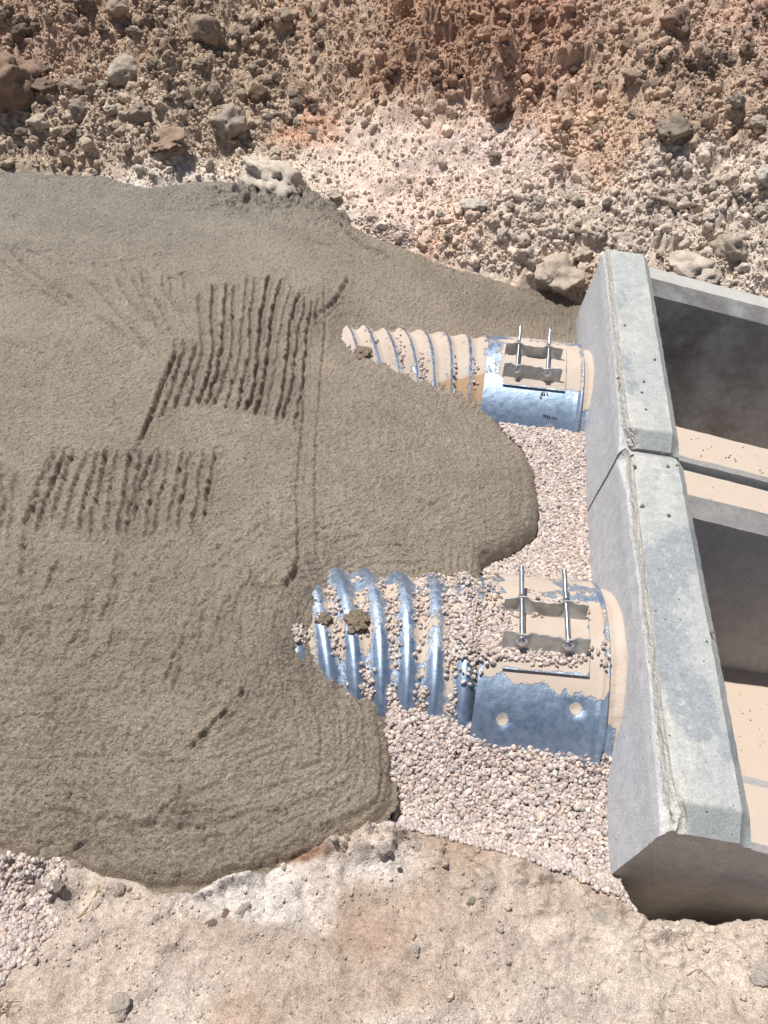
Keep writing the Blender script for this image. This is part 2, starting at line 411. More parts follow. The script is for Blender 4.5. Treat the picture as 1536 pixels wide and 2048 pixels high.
def ground_detail(x, y, u, v):
    k = rough_amt(u, v)
    far = sstep((y-yfar(x)+.03)/.08)*(y > 2.5); near = sstep((ybank(x)-y)/.03)*(y < 2)
    f = clods(x, y, .055, 61, .75, .40)*k*far + clods(x, y, .024, 71, .85, .42)*(.35+.65*k)*far + clods(x, y, .13, 81, .45, .42)*k*far
    f = f + clods(x, y, .27, 91, .35, .45)*k*far*(u < 1250) 
    f = f + far*(.012*fbm(x, y, .035, 62)+.02*np.minimum(0, fbm(x, y, .09, 63))+(.05*(.35-np.abs(fbm(x, y, .16, 163, 4, .6)))+.022*(.35-np.abs(fbm(x, y, .05, 164, 4, .6))))*(.35+.65*k))
    for cu, cv, ru, hh in [(852, 88, 34, .10), (905, 168, 46, .10), (968, 112, 26, .07), (1045, 64, 38, .08), (1140, 138, 48, .10), (1072, 160, 26, .07), (930, 26, 50, .09), (826, 150, 26, .07), (1008, 232, 26, .05),
                           (1330, 498, 34, .08), (1232, 190, 30, .04), (30, 305, 60, .04), (180, 320, 22, .04), (1440, 250, 40, .05), (1300, 90, 40, .04), (560, 60, 40, .04), (330, 60, 60, .05), (90, 60, 60, .05), (1420, 130, 60, .05), (1350, 560, 60, .03)]:
        dvp = cv-v+16*fbm(x, y, .06, 181)+7*fbm(x, y, .02, 182)
        f = f+far*hh*sstep(dvp/6)*np.exp(-np.maximum(dvp, 0)/34)*np.exp(-((u-cu)/ru)**2)
    # crumbly overhangs of the reddish heap
    red = np.exp(-(((u-930)/240)**2+((v-110)/95)**2))
    f = f + far*red*.22*(np.maximum(0, fbm(x, y, .20, 64)+.05))**.6
    g = .016*fbm(x, y, .07, 65)+.006*fbm(x, y, .02, 66)+.003*fbm(x, y, .008, 68)+clods(x, y, .03, 67, .35, .3)*.5
    for cu, cv, ru, rv, hh in [(700, 1690, 26, 20, .03), (478, 1752, 34, 34, .060), (452, 1775, 40, 24, .02), (655, 1705, 30, 28, .055), (742, 1668, 34, 26, .065), (800, 1664, 26, 14, .03), (570, 1728, 26, 16, .025), (345, 1782, 40, 12, .02), (1480, 1840, 16, 10, .03), (1520, 1836, 12, 10, .025), (1440, 1846, 20, 10, .02), (1190, 1838, 30, 14, .015)]:
        dl = np.clip(ybank(x)-y, -.02, 2)
        q = ((u-cu+9*fbm(x, y, .03, 172))/(ru*1.2))**2
        g = g+.85*hh*np.clip(1.2-q, 0, 1)**.5*np.exp(-np.maximum(dl, 0)/.10)*(.8+.4*fbm(x, y, .03, 174, 4, .6))*(v > 1400)
    edge = np.exp(-((ybank(x)-y-.03)/.05)**2)
    g = g+edge*(np.maximum(0, fbm(x, y, .07, 69, 5, .6)+.05))*.085+np.exp(-((ybank(x)-y-.06)/.10)**2)*(.022*(.4-np.abs(fbm(x, y, .05, 169, 4, .6)))+clods(x, y, .045, 170, .5, .35))+.006*(.3-np.abs(fbm(x, y, .09, 171, 5, .6)))+.010*fbm(x, y, .16, 70)-.006*np.maximum(0, 1-np.abs(fbm(x, y, .2, 72))*14)*.5
    return f+near*g
xs = axis_pts(-14, -2.95, 1.65, 14, .0066); ys = np.concatenate([axis_pts(-8, .22, 1.15, 1.15, .0045)[:-1], np.arange(1.15, 3.2, .02), np.arange(3.2, 5.3, .0072), axis_pts(5.3, 5.3, 5.31, 30, .008, 1.12)[2:]])
ys = np.unique(np.round(ys, 5))
GX, GY = np.meshgrid(xs, ys)
GZ = ground_macro(GX, GY)
U, V, _ = proj(GX, GY, GZ)
U = np.where(GY > -.2, U, 600); V = np.where(GY > -.2, V, 2100)
GZ = GZ+ground_detail(GX, GY, U, V)
pm = pit_mask(GX, GY)
GZ = np.where(pm, -.85, GZ)
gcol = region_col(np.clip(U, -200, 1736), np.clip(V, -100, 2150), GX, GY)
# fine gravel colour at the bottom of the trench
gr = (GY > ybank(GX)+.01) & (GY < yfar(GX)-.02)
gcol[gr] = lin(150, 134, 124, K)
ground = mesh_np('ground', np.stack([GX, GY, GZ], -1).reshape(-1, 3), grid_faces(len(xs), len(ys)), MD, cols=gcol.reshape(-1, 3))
tag(ground, 'pale pinkish caliche soil of the trench banks and the stony brown spoil slope', kind='structure')
def gz(x, y):
    x = np.atleast_1d(x); y = np.atleast_1d(y)
    i = np.clip(np.searchsorted(xs, x)-1, 0, len(xs)-2); j = np.clip(np.searchsorted(ys, y)-1, 0, len(ys)-2)
    fx = (x-xs[i])/(xs[i+1]-xs[i]); fy = (y-ys[j])/(ys[j+1]-ys[j])
    return (GZ[j, i]*(1-fx)+GZ[j, i+1]*fx)*(1-fy)+(GZ[j+1, i]*(1-fx)+GZ[j+1, i+1]*fx)*fy
def hit(u, v):
    """where the line of sight through a spot of the survey photo meets the soil"""
    r = RC @ np.array([u-768, v-1024, FOC]); r /= np.linalg.norm(r)
    t = np.linspace(1.0, 9, 1600); P = r[:, None]*t; z = P[2]+CAM_H
    q = np.nonzero(z < gz(P[0], P[1]))[0]; k = q[0] if len(q) else -1
    return np.array([P[0, k], P[1, k], z[k]]), t[k]

# ------------------------------------------------------------------ wet concrete
def H3(u, v, z): return at(u, v, z)
cp = []
for u, v, z in [(0, 340, .1), (200, 352, .1), (400, 365, .1), (600, 392, .09), (690, 430, .08), (870, 518, .03), (1040, 570, 0), (1165, 602, -.04), (-600, 330, .1), (-600, 1000, .12), (-600, 1600, .1),
                (1160, 660, -.07), (1080, 640, -.05), (950, 590, .0), (820, 600, .05), (700, 560, .09), (500, 480, .11), (250, 480, .12),
                (600, 650, .12), (480, 700, .13), (300, 600, .13), (0, 600, .12), (0, 900, .12), (300, 1000, .12), (500, 1100, .12), (600, 900, .115), (540, 1250, .15), (500, 1330, .14),
                (720, 850, .10), (800, 1000, .085), (900, 950, .07), (960, 1050, .05), (1000, 950, .045), (1040, 1000, .025), (880, 1080, .06), (650, 1060, .11), (760, 1100, .085),
                (700, 1450, .07), (740, 1550, .045), (600, 1600, .06), (400, 1650, .062), (200, 1650, .062), (0, 1600, .072), (300, 1400, .092), (0, 1200, .12), (450, 1300, .13), (560, 1420, .10)]:
    cp.append(at(u, v, z))
for u, v in [(672, 672), (676, 690), (720, 716), (790, 748), (870, 782), (950, 812), (1000, 840)]: cp.append(cyl_hit(u, v, FP, -.002))
for u, v in [(636, 1140), (622, 1190), (616, 1240), (584, 1250), (600, 1310), (625, 1340), (665, 1365), (715, 1390), (765, 1425)]: cp.append(cyl_hit(u, v, NP, -.002))
for u, v in [(700, 1225), (760, 1330), (690, 1165), (680, 1300), (720, 1370), (800, 1400)]: cp.append(cyl_hit(u, v, NP, -.05))
for u, v, z in [(560, 1200, .165), (580, 1160, .16), (605, 1180, .16), (590, 1130, .155), (560, 1290, .15)]: cp.append(at(u, v, z))
for u, v in [(705, 680), (735, 690), (800, 715), (880, 745), (960, 780)]: cp.append(cyl_hit(u, v, FP, -.05))
for x in (-.2, .0, .25): cp.append([x, pipe_c(FP, x)[0]+.05, -.02-.1*x])
for x in (-.05, .2): cp.append([x, pipe_c(NP, x)[0], .03])
for x in (-.15, .0, .2): cp.append([x, pipe_c(NP, x)[0]+.17, .085-.08*(x+.15)])
for x in (-.3, -.1, .15): cp.append([x, pipe_c(FP, x)[0]+.15, .05-.16*(x+.3)])
CS = RBF(cp, .004)
poly = [(-900, 300, .1), (-300, 325, .1), (0, 338, .1), (120, 350, .1), (200, 352, .1), (300, 375, .1), (370, 366, .1), (430, 360, .1), (490, 372, .1), (560, 388, .09), (640, 390, .09), (690, 428, .08), (715, 462, .07),
        (760, 482, .05), (850, 510, .03), (870, 520, .03), (960, 545, .01), (1040, 570, 0), (1110, 578, -.02), (1172, 603, -.04)]
PW = [at(*p)[:2] for p in poly]
PW += [np.array([.635, 2.9]), np.array([.40, 2.6])]
for u, v, z in [(1000, 835, .0), (1020, 852, .02), (1048, 880, .01), (1070, 925, 0), (1078, 975, 0), (1082, 1030, -.01), (1072, 1068, -.01), (1040, 1096, 0), (1000, 1118, 0), (965, 1134, .01)]: PW.append(at(u, v, z-.02)[:2])
PW += [np.array([.25, 1.37]), np.array([-.05, 1.33]), np.array([-.12, 1.22]), np.array([-.06, 1.08]), cyl_hit(790, 1425, NP)[:2]]
for u, v, z in [(774, 1450, 0), (780, 1500, 0), (783, 1560, 0), (778, 1610, 0), (752, 1645, .01), (700, 1668, .03), (640, 1690, .04), (560, 1720, .04), (480, 1748, .04), (400, 1768, .04), (300, 1772, .04),
                (220, 1757, .04), (180, 1738, .04), (120, 1702, .05), (105, 1692, .05), (75, 1712, .05), (0, 1694, .05), (-300, 1684, .05), (-900, 1640, .05)]: PW.append(at(u, v, z)[:2])
cx = axis_pts(-6, -2.6, .632, .632, .0042); cx = np.append(cx[cx < .632], .632)
cy = np.concatenate([np.arange(.42, 2.3, .0042), np.arange(2.3, 4.35, .0062)])
QX, QY = np.meshgrid(cx, cy)
zc = CS(QX, QY)
wob = .008*fbm(QX, QY, .05, 101)+.004*fbm(QX, QY, .015, 102)
PWa = np.array(PW)
ins = in_poly(QX, QY, PWa); dd = seg_dist(QX, QY, PWa, True); sd = np.where(ins, dd, -dd)+wob
base = np.minimum(zc-.02, np.where(QY < ybank(QX)+.12, zc-.025, np.clip(TR(QX, QY), -.2, .05)-.01))
farside = QY > 2.6
rim = np.where(farside, .02, np.where(QY < ybank(QX)+.12, .03, .06))
pf = np.clip(1-(1-np.clip(sd/rim, 0, 1))**2, 0, 1)**.6
# texture of the poured mix
rgh = .0055*fbm(QX, QY, .017, 111, 3, .8)+.0016*(1-2*np.abs(fbm(QX, QY, .035, 112, 3, .6)))+clods(QX, QY, .013, 113, .9, .45)
flow = fbm(sd*9+.06*fbm(QX, QY, .2, 114), QX*.5, .10, 115, 3)            # ripples that run along the edge
rgh = rgh*1.2+(.014*flow-.010*sstep((np.abs(fbm(sd*10+.3*fbm(QX, QY, .15, 121), QX*.8+QY*.3, .12, 122, 3))-.0)/.05)+.007)*np.exp(-np.clip(sd, 0, 9)/.45)*(.4+.6*(QY < 1.6))+.012*fbm(QX, QY, .30, 116)+.004*fbm(QX, QY, .09, 117)
qu, qv, _ = proj(QX, QY, zc)
lower = np.exp(-(((qu-250)/330)**2+((qv-1250)/170)**2))
rgh = rgh+lower*(.013*fbm(QX, QY, .045, 118, 4)-.006*np.maximum(0, fbm(QX*2.2, QY*.6, .045, 119)))
upr = np.exp(-(((qu-520)/150)**2+((qv-402)/26)**2))+.8*np.exp(-(((qu-680)/60)**2+((qv-440)/28)**2))
rgh = rgh+upr*(.05*fbm(QX, QY, .08, 120, 5, .6)+.05+clods(QX, QY, .06, 123, .8, .8)+clods(QX, QY, .03, 124, .8, .7)-.02*sstep((fbm(QX, QY, .05, 125)-.1)/.1))
gro = np.zeros_like(zc)
def groove(pts, w=.006, dep=.014, brk=.5, ridge=.35, wav=.003):
    P = np.array([at(u+random.uniform(-2, 2), v+random.uniform(-7, 7), .12)[:2] for u, v in pts]); dep = dep*random.uniform(.5, 1.05)
    x0, x1 = P[:, 0].min()-.05, P[:, 0].max()+.05; y0, y1 = P[:, 1].min()-.05, P[:, 1].max()+.05
    i0, i1 = np.searchsorted(cx, [x0, x1]); j0, j1 = np.searchsorted(cy, [y0, y1]); sl_ = (slice(j0, j1), slice(i0, i1))
    X = QX[sl_]; Y = QY[sl_]; sdd = random.randint(0, 999)
    d = seg_dist(X+wav*(.8*vn(X*22, Y*22, sdd)+.8*vn(X*70, Y*70, sdd+4)), Y+wav*vn(X*25, Y*25, sdd+1), P)
    end = np.minimum(np.hypot(X-P[0, 0], Y-P[0, 1]), np.hypot(X-P[-1, 0], Y-P[-1, 1]))
    k = sstep(end/.03+.2)*(1-brk*.5+brk*(.6*vn(X*38, Y*38, sdd+2)+.6*vn(X*95, Y*95, sdd+3)))
    gro[sl_] += np.maximum(k, .1)*(-dep*np.exp(-(d/w)**2)+dep*ridge*np.exp(-((d-w*2.1)/(w*1.1))**2))
for k in range(15):                                    # combed strip across the middle
    xm = 352+18.2*k; bot = [(282, 880), (322, 840), (345, 826), (375, 815), (397, 815), (415, 815), (432, 820), (455, 820), (476, 822), (496, 826), (512, 826), (530, 832), (552, 838), (567, 840), (588, 850)][k]
    top = [(352, 700)]*1+[(370, 690), (388, 688)] + [(402, 590), (428, 570), (455, 562), (470, 575), (497, 555), (512, 562), (538, 548), (560, 552), (584, 560), (600, 580), (612, 590), (626, 600)]
    t = top[k] if k < 15 else top[-1]
    mid = (xm+4, 700)
    q = [t, ((t[0]+mid[0])/2-3, (t[1]+mid[1])/2), mid, ((mid[0]+bot[0])/2+4, (mid[1]+bot[1])/2), bot]
    groove(q,     .0056, .034 if k in (3, 4, 5, 7, 8, 9, 10, 12) else .024, .3, .3, .006)
tx = [235, 285, 335, 385, 435, 480, 525, 575, 630, 670, 705, 750, 805, 845, 905, 950]; bx = [112, 165, 228, 282, 352, 400, 465, 525, 560, 582, 640, 690, 745, 790, 850, 905]
by = [430, 470, 420, 470, 470, 500, 470, 500, 480, 440, 500, 470, 460, 490, 480, 430]
for k in range(16):
    a = (tx[k]/2.194, 850+112/2.194); b = (bx[k]/2.194, 850+by[k]/2.194)
    groove([a, ((a[0]*2+b[0])/3-3, (a[1]*2+b[1])/3), ((a[0]+2*b[0])/3-4, (a[1]+2*b[1])/3), b], .0056, .032 if k < 8 else .024, .4, .3, .006)
for i, p in enumerate([[(112, 905), (88, 960), (72, 1005), (62, 1030)], [(58, 1040), (50, 1090), (48, 1150)], [(30, 950), (28, 1010), (22, 1080)], [(5, 930), (8, 1000), (2, 1060)]]): groove(p, .007, .022, .7)
groove([(356, 690), (345, 735), (325, 775), (310, 820), (290, 865), (275, 905), (258, 935)], .0085, .045, .6, .3)
groove([(648, 552), (650, 640), (646, 720), (640, 800), (634, 850), (631, 985), (638, 1110)], .006, .022, .6, .2)
groove([(612, 700), (608, 780), (606, 850), (595, 985), (600, 1120), (586, 1170), (566, 1200)], .0065, .028, .6, .2)
groove([(594, 900), (584, 985), (580, 1060)], .006, .009, .6)
groove([(600, 1130), (588, 1168), (568, 1196)], .008, .024, .3)
groove([(700, 543), (688, 565), (668, 590), (648, 610), (622, 625)], .009, .03, .7)
groove([(660, 606), (640, 618), (625, 626)], .009, .03, .4); groove([(640, 585), (634, 620), (640, 640)], .007, .018, .5)
for p in [[(5, 480), (20, 496), (60, 508), (110, 530), (150, 522)], [(20, 500), (60, 545), (130, 590), (210, 640), (300, 700)], [(150, 528), (240, 522), (300, 512), (345, 508)], [(0, 520), (60, 570), (140, 620)],
          [(330, 590), (350, 625), (375, 640)], [(336, 570), (350, 560), (372, 548)], [(330, 548), (328, 580)], [(345, 555), (345, 590), (352, 600)], [(366, 560), (372, 590)], [(400, 590), (398, 640)],
          [(205, 562), (220, 590), (250, 615)], [(235, 560), (255, 600), (300, 650)], [(285, 540), (290, 575), (320, 620), (340, 640)], [(300, 580), (330, 640), (350, 680)], [(265, 560), (285, 600), (320, 660)], [(180, 560), (215, 600), (270, 660), (320, 720)]]: groove(p, .007, .019, .8, .3)
groove([(330, 590), (345, 612), (360, 628), (375, 640)], .008, .02, .5); groove([(352, 565), (372, 548)], .009, .022, .4)
for p in [[(492, 1376), (465, 1402), (430, 1438), (400, 1468), (372, 1492)], [(362, 1548), (358, 1572), (335, 1584), (318, 1610), (300, 1628), (250, 1622), (186, 1618), (180, 1650), (150, 1672), (118, 1688)],
          [(60, 1604), (110, 1607), (155, 1612)], [(210, 1460), (200, 1490), (150, 1500)], [(372, 1492), (330, 1497), (280, 1494)], [(160, 1260), (140, 1290), (125, 1320)], [(395, 1225), (420, 1205), (408, 1195)], [(230, 1240), (215, 1290)], [(310, 1150), (300, 1190)],
          [(510, 1150), (500, 1180), (520, 1192), (560, 1190)], [(0, 1540), (30, 1550), (20, 1580)], [(320, 1610), (390, 1608), (460, 1600)], [(380, 1250), (350, 1310), (330, 1370)], [(445, 1230), (420, 1300)], [(240, 1100), (230, 1170), (205, 1230)], [(120, 1120), (90, 1180)], [(180, 1180), (160, 1250)]]: groove(p, .005, .013, .5, .5, .006)
groove([(492, 1376), (465, 1402), (430, 1438), (400, 1468), (372, 1492)], .0048, .016, .5, .5, .006)
groove([(700, 455), (725, 475), (770, 488)], .015, .05, .3); groove([(608, 470), (640, 472), (668, 480)], .008, .02, .4); groove([(560, 400), (575, 402)], .014, .05, .2)
for _ in range(45):
    u0 = random.uniform(10, 540); v0 = random.uniform(1080, 1440); L = random.uniform(12, 60)
    groove([(u0, v0), (u0-L*.25, v0+L*.5), (u0-L*.45+random.uniform(-8, 8), v0+L)], .0065, random.uniform(.004, .012), .8, .6, .008)
for _ in range(160):                                    # small voids
    u0 = random.uniform(0, 1050); v0 = random.uniform(400, 1650); groove([(u0, v0), (u0+2, v0+2)], .0048, random.uniform(.008, .018), .2, .2)
ZQ = base+(zc+rgh+gro-base)*pf
keep = sd > -.02
ZQ = np.where(sd > 0, ZQ, base)
F = grid_faces(len(cx), len(cy)); kf = keep.ravel()[F].all(1); F = F[kf]
used = np.unique(F); mp_ = np.full(QX.size, -1); mp_[used] = np.arange(len(used)); F = mp_[F]
cc = np.zeros(QX.shape+(3,))
tA = sstep((700-qv)/450)[..., None]*sstep((900-qu)/500)[..., None]  # far left mask, where sky sheen is painted in as greyer colour
cc[:] = lin(216, 199, 178, K); cc = cc*(1-tA)+lin(207, 199, 184, K)*tA
wetk = np.exp(-(((qu-1080)/150)**2+((qv-620)/50)**2))[..., None]
cc = cc*(1-.5*wetk)+lin(150, 132, 108, K)*.5*wetk
edgek = np.exp(-np.clip(sd, 0, 1)/.02)[..., None]
cc = cc*(1-.25*edgek)+lin(150, 120, 90, K)*.25*edgek
cc *= (1+.18*fbm(QX, QY, .30, 131)+.10*fbm(QX, QY, .04, 132))[..., None]
conc = mesh_np('wet_concrete', np.stack([QX, QY, ZQ], -1).reshape(-1, 3)[used], F, MW, cols=cc.reshape(-1, 3)[used])
tag(conc, 'freshly poured wet grey brown concrete with raked ridges, flowing over both steel pipes', 'wet concrete')
def cz(x, y):
    x = np.atleast_1d(x); y = np.atleast_1d(y)
    i = np.clip(np.searchsorted(cx, x)-1, 0, len(cx)-2); j = np.clip(np.searchsorted(cy, y)-1, 0, len(cy)-2)
    return np.where(sd[j, i] > 0, ZQ[j, i], -9)

# ------------------------------------------------------------------ stones
def ico(sub):
    import bmesh
    bm = bmesh.new(); bmesh.ops.create_icosphere(bm, subdivisions=sub, radius=1)
    V_ = np.array([v.co[:] for v in bm.verts]); F_ = np.array([[v.index for v in f.verts] for f in bm.faces]); bm.free(); return V_, F_
def rockify(V_, seed, ang=.5, rough_=.12):
    r = np.random.default_rng(seed); V_ = V_.copy()
    for k in range(int(5+ang*9)):                       # flat broken faces
        n = r.normal(size=3); n /= np.linalg.norm(n); d = r.uniform(.62, .92) if ang > .3 else r.uniform(.8, .97)
        s = V_@n; m_ = s > d; V_[m_] -= (s[m_]-d)[:, None]*n*.92
    off = Vector(r.uniform(-50, 50, 3))
    for i, p in enumerate(V_):
        q = Vector(p)
        V_[i] *= .93+rough_*1.3*mnoise.noise(q*1.4+off)+rough_*.8*mnoise.noise(q*3.3+off)+rough_*.5*mnoise.noise(q*7.5+off)+rough_*.25*mnoise.noise(q*15+off)
    return V_
I1 = ico(1); I2 = ico(2); I3 = ico(3); I4 = ico(4)
def scatter(name, X, Y, Z, R, cols, lowpoly, mat, protos, squash=(.6, 1.), parent=None):
    V0, F0 = lowpoly; n = len(X); P = np.stack(protos)[RNG.integers(0, len(protos), n)]      # n,nv,3
    q = RNG.normal(size=(n, 4)); q /= np.linalg.norm(q, axis=1)[:, None]; a, b, c, d = q.T
    Rm = np.stack([1-2*(c*c+d*d), 2*(b*c-a*d), 2*(b*d+a*c), 2*(b*c+a*d), 1-2*(b*b+d*d), 2*(c*d-a*b), 2*(b*d-a*c), 2*(c*d+a*b), 1-2*(b*b+c*c)], 1).reshape(n, 3, 3)
    sc = np.stack([RNG.uniform(.8, 1.25, n), RNG.uniform(.75, 1.1, n), RNG.uniform(*squash, n)], 1)
    P = np.einsum('nij,nvj->nvi', Rm, P*sc[:, None]*R[:, None, None])+np.stack([X, Y, Z], 1)[:, None]
    F_ = (F0[None]+np.arange(n)[:, None, None]*len(V0)).reshape(-1, 3)
    return mesh_np(name, P.reshape(-1, 3), F_, mat, cols=np.repeat(cols, len(V0), 0), parent=parent)
peb2 = [rockify(I2[0], 200+i, .5, .17) for i in range(12)]
clod2 = [rockify(I2[0], 300+i, .6, .28) for i in range(10)]
clod1 = [rockify(I1[0], 350+i, .6, .3) for i in range(12)]
clod3 = [rockify(I3[0], 400+i, .6, .26) for i in range(10)]
def gcols(n, lo=.72, hi=1.16):
    pal = np.array([lin(218, 203, 195, K), lin(226, 212, 202, K), lin(206, 192, 187, K), lin(232, 221, 213, K), lin(194, 184, 181, K), lin(218, 196, 181, K), lin(212, 195, 190, K), lin(222, 204, 198, K)])
    return pal[RNG.integers(0, len(pal), n)]*RNG.uniform(lo, hi, (n, 1))*np.array([1.17, 1.17, 1.16])
# crushed gravel bedding
n = 62000
X = RNG.uniform(-.02, .618, n); Y = RNG.uniform(.56, 2.62, n); Z = gz(X, Y)
u, v, _ = proj(X, Y, Z)
edge_n = .014*fbm(X, Y, .05, 141)
ok = (Y > ybank(X)-.012+edge_n*2) & (cz(X, Y) < Z-.0) & (RNG.random(n) < np.where(Y > 2.45, .4, 1))
pn = np.array(pipe_c(NP, X)); pfp = np.array(pipe_c(FP, X))
inn = np.hypot(Y-pn[0], Z-pn[1]) < NP['R']-.02; inf = np.hypot(Y-pfp[0], Z-pfp[1]) < FP['R']-.02
ok &= ~inn & ~inf
X, Y, Z = X[ok], Y[ok], Z[ok]; n = len(X)
R = RNG.uniform(.0042, .0086, n)*np.where(RNG.random(n) < .07, 1.45, 1)
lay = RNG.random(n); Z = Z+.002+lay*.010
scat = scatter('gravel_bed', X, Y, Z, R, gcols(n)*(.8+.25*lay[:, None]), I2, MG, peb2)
tag(scat, 'loose pinkish grey crushed gravel bedding between the pipes and headwalls', 'gravel', kind='stuff')
# small gravel patches on the banks
def patch(name, label, n, polyp, rr, lo=.85, hi=1.15, conc_ok=False):
    P = np.array(polyp); us = RNG.uniform(P[:, 0].min(), P[:, 0].max(), n); vs = RNG.uniform(P[:, 1].min(), P[:, 1].max(), n)
    k = in_poly(us+14*np.sin(vs*.05), vs+10*np.sin(us*.07), polyp); us, vs = us[k], vs[k]; H_ = np.array([hit(a, b)[0] for a, b in zip(us, vs)])
    R = RNG.uniform(*rr, len(H_)); o = scatter(name, H_[:, 0], H_[:, 1], H_[:, 2]+R*.4, R, gcols(len(H_), lo, hi), I2, MG, peb2)
    tag(o, label, 'gravel', kind='stuff'); return o
patch('gravel_patch', 'patch of pale gravel on the near bank at the lower left edge', 1700, [(-20, 1700), (110, 1715), (130, 1760), (110, 1850), (60, 1930), (-20, 1980)], (.0038, .0078), .8, 1.1)
patch('gravel_patch', 'small patch of pale gravel at the far edge of the wet concrete', 700, [(700, 432), (790, 440), (820, 470), (830, 505), (770, 490), (720, 468)], (.006, .009), .6, 1.05)
# rubble on the far slope and pebbles on the near bank
def rubble(name, label, n, rr, low, protos, dens, near=False, pw=2.2, stick=.35, mul=(.75, 1.2)):
    if near: X = RNG.uniform(-1.2, 1.3, n); Y = RNG.uniform(.1, .75, n); k = (Y < ybank(X)-.01) & ~pit_mask(X, Y-.02) & ~pit_mask(X, Y)
    else: X = RNG.uniform(-3.0, 1.9, n); Y = RNG.uniform(3.25, 5.5, n); k = (Y > yfar(X)+.02) & ~((X > .6) & (Y < 3.5) & (X < .83))
    X, Y = X[k], Y[k]; Z = gz(X, Y); u, v, _ = proj(X, Y, Z)
    k = (u > -60) & (u < 1600) & (v > -60) & (v < 2100) & (RNG.random(len(X)) < dens(u, v, X, Y)); X, Y, Z, u, v = X[k], Y[k], Z[k], u[k], v[k]
    R = rr[0]+(rr[1]-rr[0])*RNG.random(len(X))**pw
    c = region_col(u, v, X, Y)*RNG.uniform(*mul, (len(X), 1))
    o = scatter(name, X, Y, Z+R*stick, R, c, low, MD, protos, (.6, 1.))
    tag(o, label, 'rubble', kind='stuff'); return o
rubble('rubble', 'small crumbly clods and pebbles covering the far spoil slope', 42000, (.005, .017), I2, clod2, lambda u, v, x, y: (.10+.90*rough_amt(u, v)**1.5)*(.25+.75*(fbm(x, y, .15, 151) > -.05)), mul=(.72, 1.15))
rubble('rubble', 'fine crumbs of dry soil covering the far spoil slope', 110000, (.0025, .007), I1, clod1, lambda u, v, x, y: (.3+.7*rough_amt(u, v))*(.45+.55*(fbm(x, y, .1, 155) > -.1)), mul=(.75, 1.15), pw=1.6)
rubble('rubble', 'fist sized clods and broken stones strewn over the far spoil slope', 3600, (.016, .040), I3, clod3, lambda u, v, x, y: rough_amt(u, v)**1.6*(.35+.65*(fbm(x, y, .3, 152) > -.1)), stick=.25, mul=(.72, 1.15))
rubble('pebbles', 'tiny pebbles and crumbs lying on the smooth near bank', 7000, (.0012, .0055), I2, clod2, lambda u, v, x, y: .2+.8*(fbm(x, y, .1, 153) > .05), near=True, pw=3, mul=(.85, 1.25))
rubble('pebbles', 'scattered pale stone chips along the near bank edge', 700, (.004, .013), I2, clod2, lambda u, v, x, y: .06+.94*np.exp(-((ybank(x)-y)/.09)**2), near=True, pw=3.5, mul=(1.0, 1.3))

# individual stones
protos = []
for i in range(12):
    V_ = rockify(I4[0], 500+i, (.95, .3, .7)[i % 3], (.20, .20, .30)[i % 3])
    me = mesh_np('stone_proto', V_, I4[1], MS); protos.append(me.data); bpy.data.objects.remove(me)
def stone(u, v, wpx, hr, col, label, kind=0, name='stone', cat='stone', sink=.3, group=None, rot=None):
    p, t = hit(u, v+wpx*.18); r = wpx/2*t/FOC*(.80 if v < 700 else .92)
    o = bpy.data.objects.new(name, protos[(kind+3*random.randint(0, 3)) % 12]); C.objects.link(o)
    o.location = (p[0], p[1], p[2]+r*hr*(1-2*sink)*.5); o.scale = (r, r*random.uniform(.75, .95), r*hr)
    o.rotation_euler = (random.uniform(-.3, .3), random.uniform(-.3, .3), rot if rot is not None else random.uniform(0, 6.28))
    cl = lin(*col, K)*np.array([1.12, 1.09, 1.05])*(1.42 if v < 700 else 1.25); cl = cl*.6+cl.mean()*.4*np.array([1.08, 1., .9]); cl = cl*min(1, (.62 if v < 700 else .66)/cl.max()); o.color = (*cl, 1); tag(o, label, cat, group); return o
